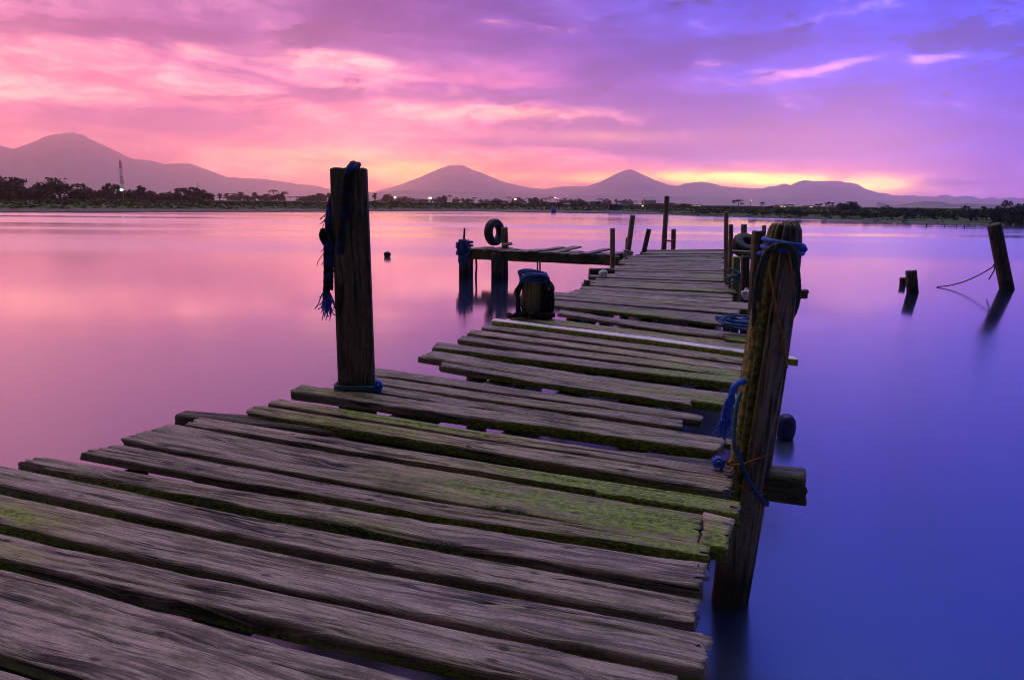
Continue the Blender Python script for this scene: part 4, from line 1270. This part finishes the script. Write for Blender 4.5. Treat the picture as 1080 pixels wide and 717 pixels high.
# centre row
xs = [395.5, 402, 408.5, 414, 421, 427, 434, 440, 447, 455, 461, 467, 474.5, 481, 488, 494, 500, 507, 513, 519, 524, 530, 537, 545, 551, 557, 563, 569, 575, 581, 588, 595, 602, 609, 617, 625, 633, 640, 650, 658, 664, 670, 678, 685]
for i, x in enumerate(xs):
    kd = rt.choice(['tall', 'round', 'tall', 'round', 'round', 'palm'])
    top = 206.5 + rt.uniform(0, 4.0) - (3.2 if x in (395.5, 408.5) else 0) - (1.4 if x in (427, 467, 474.5, 488) else 0) + (1.5 if x > 600 else 0)
    plant_at('tree', kd, x, rt.uniform(6, 11), top, rt.uniform(480, 640), (i * 2) % 3, 'small far tree in the row between the squared post and the tallest pole', 'tree', 'far trees behind the side jetty')
# right side
RT_ = [('umbrella', 778.5, 15, 210.5, 220, 'flat topped lone tree above the lit sheds'),
       ('umbrella', 803.5, 7, 213, 220, 'tiny flat topped tree left of the split post'),
       ('round', 813, 6, 216, 170, 'small round bush-like tree left of the split post head'),
       ('umbrella', 832, 12, 215.5, 220, 'small tree peeping out behind the split post head'),
       ('umbrella', 863.5, 11, 214.5, 150, 'small flat topped tree, first of three right of the split post'),
       ('umbrella', 875, 11, 212.5, 150, 'flat topped tree, middle of three right of the split post'),
       ('round', 895, 17, 211, 150, 'leafy spreading tree, tallest of three right of the split post'),
       ('round', 935, 9, 216, 170, 'low tree standing alone before the dark hills'),
       ('round', 952, 9, 218, 150, 'low tree at the left foot of the dark hills'),
       ('round', 971, 11, 218, 120, 'low dark tree below the crest of the dark hills'),
       ('round', 992, 9, 220, 120, 'low dark tree below the right shoulder of the hills'),
       ('umbrella', 1019, 10, 216, 105, 'low tree just left of the lone leaning pole'),
       ('umbrella', 1038, 8, 217, 100, 'low tree directly above the lone leaning pole'),
       ('round', 1060, 16, 215, 88, 'dark tree right of the lone leaning pole'),
       ('round', 1074, 18, 217.5, 84, 'dark tree at the right edge of the photo'),
       ('round', 1100, 26, 213, 90, 'dark tree just past the right edge')]
for i, (kd, px, w, yt, D, lb) in enumerate(RT_[:-1]):
    if px >= 1060: yt -= 6.5
    plant_at('tree', kd, px, w, yt, D, (i + 1) % 3, lb, 'tree', 'trees on the right bank', wk=1.1)
# shrubs along the banks
k = 0
for i in range(62):
    px = 742 + i * 5.75 + rt.uniform(-2, 2)
    sd_ = float(shore_d(math.atan2(ray(px, HZ(px)).x, ray(px, HZ(px)).y)))
    D = sd_ + rt.uniform(3, 14)
    yw = 228 + (px - 742) * .03
    yt = np.interp(px, [742, 800, 860, 920, 1000, 1040, 1080], [220, 221.5, 222, 223, 222.5, 220.5, 217]) + rt.uniform(-2.6, 1.6)
    plant_at('shrub', 'shrub', px, rt.uniform(9, 17), yt, D, k % 4, 'dense green shrub in the belt along the right-hand bank', 'shrub', 'shrubs along the right bank', leaf='foliage'); k += 1
for (px, w, yt, off, lb) in ((70, 15, 212.5, 30, 'dark round shrub below the two-topped tree on the left bank'), (20, 16, 214, 26, 'low wide shrub near the left edge of the bank'),
                            (122, 10, 216, 18, 'small low shrub on the bank below the mast'), (140, 12, 214, 40, 'green shrub on the bank right of the mast'),
                            (172, 14, 216, 20, 'low shrub at the left foot of the widest domed tree'), (212, 12, 216.5, 18, 'low shrub below the widest domed tree'),
                            (238, 14, 212.5, 50, 'green shrub right of the widest domed tree'), (272, 15, 212, 60, 'dark green shrub under the far tree row'),
                            (298, 12, 213, 50, 'green shrub a little left of the squared post'), (327, 14, 213, 55, 'green shrub beside the squared post')):
    sd_ = float(shore_d(math.atan2(ray(px, HZ(px)).x, ray(px, HZ(px)).y)))
    plant_at('shrub', 'shrub', px, w, yt, sd_ + off, k % 4, lb, 'shrub', 'shrubs on the left bank', leaf='foliage'); k += 1
for i in range(26):
    px = 392 + i * 13.2 + rt.uniform(-4, 4)
    sd_ = float(shore_d(math.atan2(ray(px, HZ(px)).x, ray(px, HZ(px)).y)))
    plant_at('shrub', 'shrub', px, rt.uniform(12, 24), 212.2 + rt.uniform(-1, 1.6) + (2.0 if px > 640 else 0), sd_ + rt.uniform(60, 110), k % 4, 'low shrub on the green bank behind the side jetty', 'shrub', 'shrubs on the middle bank', leaf='foliage'); k += 1
# grass of the banks: one mass
gv = []; gf = []
for i in range(15000):
    az = RNG.uniform(sh_az[1], sh_az[-3]); off = (7 if az < .2 else 1.0) + RNG.random() ** 1.4 * 150
    d = float(shore_d(az)) + off
    x, y = math.sin(az) * d, math.cos(az) * d
    z = land_z(x, y) - .05
    h = RNG.uniform(.10, .30) * (0.5 + min(1, off / 40)); w = RNG.uniform(.12, .5)
    t = RNG.uniform(0, 6.28); dx, dy = math.cos(t) * w, math.sin(t) * w
    k0 = len(gv)
    gv += [(x - dx, y - dy, z), (x + dx, y + dy, z), (x + dx * .7 + RNG.normal() * .1, y + dy * .7, z + h * RNG.uniform(.5, 1)), (x - dx * .2 + RNG.normal() * .1, y, z + h)]
    gf.append((k0, k0 + 1, k0 + 2, k0 + 3))
tag(obj('grass', gv, gf, M['grass'], None, False), kind='stuff')

# ================================================================== FAR SHORE STRUCTURES
x, y, z = ground_at(130, 620)
mast = empty('radio_mast', (x, y, z), 'thin red and white lattice mast rising behind the left bank trees', 'mast')
Hm = CAMZ - z + (HZ(130) - 171.5) / F * y
nb = 5
for k in range(nb):
    mb = MB(); z0, z1 = z + Hm * k / nb, z + Hm * (k + 1) / nb
    def hw(zz): return 0.95 - 0.5 * (zz - z) / Hm
    cs = [(-1, -1), (1, -1), (1, 1), (-1, 1)]
    for (a, b2) in cs:
        mb.add(*rope_geo([(x + a * hw(z0), y + b2 * hw(z0), z0), (x + a * hw((z0 + z1) / 2), y + b2 * hw((z0 + z1) / 2), (z0 + z1) / 2), (x + a * hw(z1), y + b2 * hw(z1), z1)], .17, strands=1, nr=5, step=2))
    nst = 4
    for q in range(nst):
        za = z0 + (z1 - z0) * q / nst; zb2 = z0 + (z1 - z0) * (q + 1) / nst
        for i in range(4):
            a, c2 = cs[i], cs[(i + 1) % 4]
            pa = np.array((x + a[0] * hw(za), y + a[1] * hw(za), za)); pb = np.array((x + c2[0] * hw(zb2), y + c2[1] * hw(zb2), zb2))
            mb.add(*rope_geo([pa, (pa + pb) / 2, pb], .11, strands=1, nr=4, step=2))
    mb.build('mast_section', M['steelred'] if k % 2 == 0 else M['steelwhite'], mast, False)
mb = MB(); mb.add(*rope_geo([(x, y, z + Hm), (x, y, z + Hm + 1.0), (x, y, z + Hm + 2.2)], .12, strands=1, nr=6, step=1)); mb.build('antenna', M['steelgrey'], mast)

def lamp(px, ypx, D, size, mat, label, group=None):
    x, y, z = ground_at(px, D)
    hz = CAMZ + (HZ(px) - ypx) / F * y
    r = empty('street_lamp', (x, y, z), label, 'street lamp', group)
    mb = MB(); mb.add(*rope_geo([(x, y, z), (x, y, (z + hz) / 2), (x, y, hz)], .10, strands=1, nr=7, step=1.5))
    mb.add(*rope_geo([(x, y, hz), (x, y - .3, hz + .15), (x, y - .7, hz + .15)], .07, strands=1, nr=6, step=.3))
    mb.build('lamp_post', M['steelgrey'], r)
    v = []; n, m_ = 14, 10
    for i in range(m_ + 1):
        for j in range(n):
            th = j / n * 6.283; ph = i / m_ * math.pi
            v.append((x + size * math.sin(ph) * math.cos(th), y - .7 + size * .8 * math.sin(ph) * math.sin(th), hz + size * .62 * math.cos(ph)))
    obj('lamp_head', v, grid_faces(m_ + 1, n), mat, r)
lamp(130.3, 200.8, 250, .48, M['lampgreen'], 'greenish white street lamp glowing at the foot of the mast')
lamp(417, 208.4, 330, .40, M['lampwarm'], 'faint yellow street lamp right of the squared post')
lamp(454, 209.3, 330, .72, M['lampwarm'], 'brightest yellow street lamp below the left volcano')
lamp(543.4, 210.2, 360, .62, M['lamporange'], 'orange street lamp above the tyre end of the side jetty')
lamp(585.5, 209.0, 420, .55, M['lampwhite'], 'white street lamp, left of the small cluster between the volcanoes')
lamp(588.5, 210.0, 420, .30, M['lamporange'], 'lower orange lamp of the small cluster between the volcanoes')
lamp(597.5, 207.2, 420, .22, M['lampwhite'], 'small white lamp at the right of the cluster between volcanoes')
lamp(679.5, 207.5, 420, .22, M['lampwhite'], 'small white lamp above the pale long roof')
lamp(677.3, 217.6, 210, .24, M['lampwarm'], 'low yellow lamp in the bank left of the tallest pole')
lamp(791.3, 211.8, 300, .22, M['lamporange'], 'small orange lamp right of the lone flat topped tree')

def house(name, px0, px1, yb, yt, D, wall, roofm, label, cat='building', lit=0, depth=5.0, sink=1.0):
    xa, ya, za = ground_at(px0, D); xb, yb_, zb = ground_at(px1, D)
    yv = (ya + yb_) / 2
    z1 = CAMZ + (HZ(px0) - yt) / F * yv; z0 = min(za, zb) - .2
    if lit == 2: z0 = CAMZ + (HZ(px0) - yb) / F * yv
    cx = (xa + xb) / 2; hw = abs(xb - xa) / 2
    r = empty(name, (cx, yv, z0), label, cat)
    mb = MB(); mb.box((cx, yv + depth / 2, (z0 + z1) / 2), (hw, depth / 2, (z1 - z0) / 2)); mb.build('wall', wall, r, False)
    mb = MB()
    o_ = .25; rise = min(1.2, (z1 - z0) * .35)
    v = [(cx - hw - o_, yv - o_, z1 + .01), (cx + hw + o_, yv - o_, z1 + .01), (cx + hw + o_, yv + depth + o_, z1 + .01), (cx - hw - o_, yv + depth + o_, z1 + .01), (cx - hw - o_, yv + depth / 2, z1 + rise), (cx + hw + o_, yv + depth / 2, z1 + rise)]
    mb.add(v, [(0, 1, 5, 4), (2, 3, 4, 5), (0, 4, 3), (1, 2, 5), (3, 2, 1, 0)]); mb.build('roof', roofm, r, False)
    if lit:
        nw_ = max(2, int(hw * 2 / 2.6)); hz = (z1 - z0)
        for i in range(nw_):
            wx = cx - hw + hw * 2 * (i + .5) / nw_
            if (i * 7 + int(px0)) % 5 == 0: continue
            mb = MB(); mb.box((wx, yv - .03, z1 - hz * .28), (hw / nw_ * .72, .02, hz * .17)); mb.build('window', M['litwindow'], r, False)
    return r
house('shed', 716, 727, 219.5, 215.8, 260, M['palewall'], M['roof'], 'long low shed with lit windows right of the tallest pole', lit=1)
house('shed', 729.5, 741, 219.5, 216.3, 255, M['palewall'], M['roof'], 'low shed with lit windows, middle of the lit row', lit=1)
house('shed', 743, 756, 220, 217, 245, M['palewall'], M['roof'], 'low shed with lit windows left of the slim pole pair', lit=1)
house('shed', 689, 697, 219.5, 215.5, 250, M['palewall'], M['roof'], 'small lit shed immediately left of the tallest pole', lit=1)
house('warehouse', 679, 692, 214, 211.3, 520, M['palewall'], M['palewall'], 'pale long roofed warehouse beneath the right volcano', lit=0)
house('shed', 822, 830, 221, 217, 230, M['palewall'], M['roof'], 'pale shed glimpsed just left of the split post head', lit=1)
house('shed', 853, 862, 221, 217.6, 230, M['palewall'], M['roof'], 'pale low shed right of the split post head', lit=1)
house('shed', 882, 890, 221, 217.5, 230, M['palewall'], M['roof'], 'pale low shed between two flat topped trees', lit=1)
# blue and rusty shack on the bank
xa, ya, za = ground_at(649.5, float(shore_d(math.atan2(ray(649, HZ(649)).x, ray(649, HZ(649)).y))) + 12)
sh = empty('shack', (xa, ya, za), 'small shack with blue and rusty walls on the bank above the side jetty', 'shack')
sx_ = 6.5 / F * ya; hz = (222 - 216.2) / F * ya
zt = CAMZ + (HZ(649) - 216.2) / F * ya; zb_ = za - .1
mb = MB(); mb.box((xa + sx_ * .5, ya + .6, (zt + zb_) / 2), (sx_ * .48, .6, (zt - zb_) / 2)); mb.build('blue_wall', M['bluewall'], sh, False)
mb = MB(); mb.box((xa - sx_ * .5, ya + .65, (zt + zb_) / 2), (sx_ * .5, .6, (zt - zb_) / 2 * .98)); mb.build('rusty_wall', M['darkwall'], sh, False)
mb = MB(); mb.box((xa, ya + .6, zt + .03), (sx_ * 1.05, .75, .025)); mb.build('roof', M['roof'], sh, False)
# blue drum at the waterline
xa, ya, za = ground_at(584, float(shore_d(math.atan2(ray(584, HZ(584)).x, ray(584, HZ(584)).y))) + 2.0)
mb = MB(); v = []
prof = [(0, 0), (.42, 0), (.44, .04), (.42, .08), (.42, .38), (.45, .40), (.42, .42), (.42, .8), (.44, .84), (.40, .88), (0, .87)]
for (r_, z_) in prof:
    for j in range(18):
        t = j / 18 * 6.283; v.append((xa + r_ * math.cos(t), ya + r_ * math.sin(t), za - .05 + z_))
mb.add(v, grid_faces(len(prof), 18)); tag(mb.build('drum', M['bluewall'], loc=(xa, ya, za)), 'blue drum at the waterline of the far bank', 'drum')
x, y, z = ground_at(209.5, 640)
mt_ = empty('aerial', (x, y, z), 'faint thin aerial pole rising behind the widest domed tree', 'aerial')
zt = CAMZ + (HZ(209) - 193.5) / F * y
mb = MB(); mb.add(*rope_geo([(x, y, z), (x, y, (z + zt) / 2), (x, y, zt)], .16, strands=1, nr=6, step=3)); mb.build('pole', M['steelgrey'], mt_)
for dz_a, hw_a in ((1.2, .9), (2.4, .6)):
    mb = MB(); mb.box((x, y, zt - dz_a), (hw_a, .12, .12)); mb.build('crossarm', M['steelred'], mt_, False)

# ================================================================== HAZE
mat = bpy.data.materials.new('lake haze'); mat.use_nodes = True
nt = NT(mat.node_tree)
for nd in list(mat.node_tree.nodes):
    if nd.type == 'BSDF_PRINCIPLED': mat.node_tree.nodes.remove(nd)
pv = nt.new('ShaderNodeVolumePrincipled')
pv.inputs['Color'].default_value = (1.0, 0.95, 0.98, 1)
pv.inputs['Density'].default_value = HAZE_DENSITY if 'HAZE_DENSITY' in globals() else 2.5e-4
pv.inputs['Anisotropy'].default_value = 0.92
out = [nd for nd in mat.node_tree.nodes if nd.type == 'OUTPUT_MATERIAL'][0]
mat.node_tree.links.new(pv.outputs[0], out.inputs['Volume'])
mb = MB(); mb.box((0, 2900, 330), (7400, 4300, 333.2))
hz_o = mb.build('haze', mat, None, False)
tag(hz_o, kind='stuff')

# ================================================================== SKY
W = bpy.data.worlds.new('World'); SC.world = W; W.use_nodes = True
nt = NT(W.node_tree)
W.node_tree.nodes.clear()
wo = nt.new('ShaderNodeOutputWorld')
dirv = nt.new('ShaderNodeTexCoord').outputs['Generated']
dirv = nt.vm('NORMALIZE', dirv)
dx, dy, dz_ = nt.sep(dirv)
R2D = 57.29578
az = nt.m('MULTIPLY', nt.m('ARCTAN2', dx, dy), R2D)
el = nt.m('MULTIPLY', nt.m('ARCSINE', dz_), R2D)
elp = nt.m('MAXIMUM', el, 0.0)
t = nt.ss(az, -42, 46)
t = nt.m('DIVIDE', nt.m('ADD', az, 42), 88, clamp=True)
# cloud fields: noise laid over the dome (azimuth, elevation), streaky towards the horizon
vA = nt.comb(nt.m('MULTIPLY', az, 0.052), nt.m('MULTIPLY', elp, 0.20), 1.7)
nA = nt.noise(vA, 1.0, 7, 0.56, 0.35)
vB = nt.comb(nt.m('MULTIPLY', az, 0.13), nt.m('ADD', nt.m('MULTIPLY', elp, 0.48), nt.m('MULTIPLY', az, 0.02)), 8.3)
nB = nt.noise(vB, 1.0, 7, 0.6, 0.5)
vD = nt.comb(nt.m('MULTIPLY', az, 0.30), nt.m('ADD', nt.m('MULTIPLY', elp, 0.85), nt.m('MULTIPLY', az, -0.03)), 2.9)
nD = nt.noise(vD, 1.0, 6, 0.62, 0.7)
vC = nt.comb(nt.m('MULTIPLY', az, 0.025), nt.m('MULTIPLY', elp, 0.085), 4.1)
nC = nt.noise(vC, 1.0, 5, 0.5, 0.3)

def gauss(px, py, sx, sy, tilt=0.0):
    a, e = azel(px, py)
    ex = sx / F * R2D; ey = sy / F * R2D
    da = nt.m('SUBTRACT', az, a); de = nt.m('SUBTRACT', el, e)
    if tilt: de = nt.m('SUBTRACT', de, nt.m('MULTIPLY', da, tilt))
    q = nt.m('ADD', nt.m('POWER', nt.m('ABSOLUTE', nt.m('DIVIDE', da, ex)), 2.0), nt.m('POWER', nt.m('ABSOLUTE', nt.m('DIVIDE', de, ey)), 2.0))
    return nt.m('POWER', 2.718, nt.m('MULTIPLY', q, -1.0))
def gsum(lst):
    s = None
    for (amp, *g) in lst:
        v_ = nt.m('MULTIPLY', gauss(*g), amp)
        s = v_ if s is None else nt.m('ADD', s, v_)
    return s

low = nt.ramp(t, [(0.0, lin((252, 168, 170))), (0.25, lin((255, 172, 165))), (0.42, lin((255, 190, 140))), (0.60, lin((255, 160, 160))), (0.74, lin((245, 150, 180))), (0.84, lin((178, 116, 200))), (1.0, lin((104, 92, 205)))])
midc = nt.ramp(t, [(0.0, lin((252, 172, 176))), (0.30, lin((255, 174, 178))), (0.44, lin((250, 160, 182))), (0.56, lin((200, 134, 205))), (0.66, lin((116, 104, 215))), (0.78, lin((66, 84, 218))), (1.0, lin((48, 78, 220)))])
high = nt.ramp(t, [(0.0, lin((220, 160, 186))), (0.28, lin((208, 152, 194))), (0.44, lin((176, 134, 205))), (0.58, lin((122, 112, 220))), (0.74, lin((80, 98, 232))), (1.0, lin((66, 92, 236)))])
cloudc = nt.ramp(t, [(0.0, lin((168, 96, 150))), (0.35, lin((146, 88, 160))), (0.5, lin((118, 80, 172))), (0.68, lin((76, 66, 176))), (1.0, lin((52, 58, 182)))])
wispc = nt.ramp(t, [(0.0, lin((255, 196, 188))), (0.4, lin((255, 192, 188))), (0.6, lin((255, 176, 205))), (0.8, lin((220, 170, 240))), (1.0, lin((180, 156, 245)))])
e1 = nt.m('ADD', el, nt.m('MULTIPLY', nt.m('SUBTRACT', nA, .5), 5.0))
e2 = nt.m('ADD', el, nt.m('MULTIPLY', nt.m('SUBTRACT', nC, .5), 12.0))
c = nt.mix(nt.ss(e1, 1.6, 4.6), low, midc)
c = nt.mix(nt.ss(e2, 6.5, 13.5), c, high)
dark = gsum([(0.34, 120, 122, 150, 14), (0.30, 250, 78, 42, 6, -.1), (0.36, 455, 97, 75, 9), (0.30, 345, 100, 30, 7), (0.26, 190, 38, 120, 12), (0.30, 470, 25, 130, 22),
             (0.34, 665, 108, 100, 13, -.05), (0.36, 830, 150, 190, 14), (0.22, 640, 76, 40, 12), (0.30, 985, 193, 60, 4), (0.30, 960, 120, 150, 14), (0.28, 760, 55, 90, 14, .12), (0.25, 880, 100, 120, 7, .08), (0.25, 560, 150, 120, 6), (.22, 60, 205, 200, 20)])
cm = nt.ss(nt.m('ADD', nt.m('ADD', nt.m('MULTIPLY', nA, 0.72), nt.m('MULTIPLY', nD, 0.28)), dark), 0.54, 0.72)
c = nt.mix(nt.m('MULTIPLY', cm, 0.9), c, cloudc)
bright = gsum([(0.20, 890, 68, 50, 4, .18), (0.30, 983, 62, 20, 5), (0.14, 830, 78, 50, 6, .2), (0.30, 640, 125, 90, 8, -.1), (0.26, 300, 60, 130, 12), (0.25, 60, 95, 120, 12), (0.26, 470, 120, 120, 8), (.10, 860, 20, 90, 12, .2), (.26, 1010, 205, 30, 3)])
wm = nt.ss(nt.m('ADD', nB, bright), 0.56, 0.84)
c = nt.mix(nt.m('MULTIPLY', wm, 0.85), c, wispc)
vE = nt.comb(nt.m('MULTIPLY', az, 0.105), nt.m('ADD', nt.m('MULTIPLY', elp, 0.36), nt.m('MULTIPLY', az, -0.012)), 15.2)
nE = nt.noise(vE, 1.0, 8, 0.62, 0.25)
pm = nt.m('MULTIPLY', nt.ss(nE, 0.535, 0.61), nt.m('MULTIPLY', nt.ss(el, 2.5, 6.5), nt.ss(az, -44, 4, 0.45, 1.0)))
c = nt.mix(nt.m('MULTIPLY', pm, 0.88), c, nt.mix(1.0, cloudc, (0.62, 0.70, 0.66), 'MULTIPLY'))
# the after-glow along the horizon
glow = nt.m('MULTIPLY', gsum([(1.5, 800, 189, 70, 6), (1.1, 735, 187, 40, 6), (1.7, 928, 195, 30, 8), (0.55, 415, 178, 95, 11), (0.95, 610, 187, 80, 6), (0.35, 560, 120, 90, 6), (.3, 290, 160, 110, 9), (.35, 640, 145, 90, 6)]), nt.ss(nB, 0.30, 0.62, .35, 1.0))
c = nt.mix(nt.m('MINIMUM', glow, 0.92), c, nt.ramp(glow, [(0.0, lin((255, 165, 150))), (0.4, lin((255, 205, 95))), (0.9, lin((255, 240, 110)))]))
# zenith, the far side of the sky and below the horizon
zen = nt.ramp(t, [(0.0, lin((200, 166, 178))), (0.4, lin((165, 142, 192))), (0.60, lin((76, 126, 235))), (1.0, lin((35, 132, 250)))])
c = nt.mix(nt.ss(el, 18, 42), c, zen)
c = nt.mix(nt.ss(el, 37, 56), c, lin((222, 222, 226)))
back = nt.ss(nt.m('MULTIPLY', dy, -1.0), -0.45, 0.55)
c = nt.mix(nt.m('MULTIPLY', nt.ss(nt.m('MULTIPLY', dy, -1.0), -0.40, 0.12), nt.ss(el, 88, 76)), c, lin((40, 36, 70)))
c = nt.mix(nt.ss(el, 0.0, -6.0), c, lin((60, 45, 80)))
mod = nt.m('MULTIPLY', nt.ss(nB, 0.34, 0.66, 0.62, 1.28), nt.ss(nD, 0.36, 0.68, 0.78, 1.18))
c = nt.mix(1.0, c, nt.comb(nt.m('ADD', nt.m('MULTIPLY', mod, 0.8), 0.2), mod, nt.m('ADD', nt.m('MULTIPLY', mod, 0.5), 0.5)), 'MULTIPLY')
gm = nt.new('ShaderNodeGamma'); nt.put(gm.inputs[0], c); gm.inputs[1].default_value = 1.55
c = gm.outputs[0]
gain = nt.m('ADD', nt.m('ADD', 1.5, nt.ss(el, 38, 58, 0.0, 2.6)), nt.ss(el, 16, 0, 0.0, 1.55))
c = nt.mix(1.0, c, nt.comb(gain, gain, gain), 'MULTIPLY')
gs_ = nt.m('MULTIPLY', glow, 1.0)
c = nt.mix(1.0, c, nt.comb(nt.m('MULTIPLY', gs_, 3.6), nt.m('MULTIPLY', gs_, 1.7), nt.m('MULTIPLY', gs_, 0.25)), 'ADD')
bg = nt.new('ShaderNodeBackground'); nt.put(bg.inputs[0], c); bg.inputs[1].default_value = 1.0
sky = nt.new('ShaderNodeTexSky'); sky.sky_type = 'NISHITA'; sky.sun_disc = False
SUN_AZ, SUN_EL = azel(915, 180)[0], 3.0
sky.sun_elevation = math.radians(SUN_EL); sky.sun_rotation = math.radians(SUN_AZ)
bg2 = nt.new('ShaderNodeBackground'); nt.put(bg2.inputs[0], sky.outputs[0]); bg2.inputs[1].default_value = 0.01
ad = nt.new('ShaderNodeAddShader')
W.node_tree.links.new(bg.outputs[0], ad.inputs[0]); W.node_tree.links.new(bg2.outputs[0], ad.inputs[1])
W.node_tree.links.new(ad.outputs[0], wo.inputs[0])

# last light of the sun from behind the clouds on the horizon
sl = bpy.data.lights.new('sun', 'SUN'); sl.energy = 0.018; sl.angle = math.radians(9); sl.color = (1.0, 0.42, 0.5)
so = bpy.data.objects.new('sun', sl); COL.objects.link(so)
dd = Vector((math.sin(math.radians(SUN_AZ)) * math.cos(math.radians(SUN_EL)), math.cos(math.radians(SUN_AZ)) * math.cos(math.radians(SUN_EL)), math.sin(math.radians(SUN_EL))))
so.rotation_euler = dd.to_track_quat('Z', 'Y').to_euler()

# ================================================================== CAMERA, RENDER
cam = bpy.data.cameras.new('camera'); cam.sensor_width = 36; cam.lens = 36 * F / 1080.0
cam.clip_start = 0.05; cam.clip_end = 30000
co_ = bpy.data.objects.new('camera', cam); COL.objects.link(co_)
co_.location = (0, 0, CAMZ); co_.rotation_euler = (Matrix.Rotation(math.pi / 2 - PITCH, 3, 'X') @ Matrix.Rotation(ROLL, 3, 'Z')).to_euler()
SC.camera = co_
SC.render.engine = 'CYCLES'
SC.view_settings.view_transform = 'Standard'; SC.view_settings.look = 'None'
SC.view_settings.exposure = 0; SC.view_settings.gamma = 1; SC.view_settings.use_curve_mapping = False
SC.cycles.use_denoising = True
SC.cycles.volume_bounces = 6
SC.cycles.max_bounces = 8
SC.cycles.sample_clamp_indirect = 4.0
SC.cycles.filter_width = 1.0
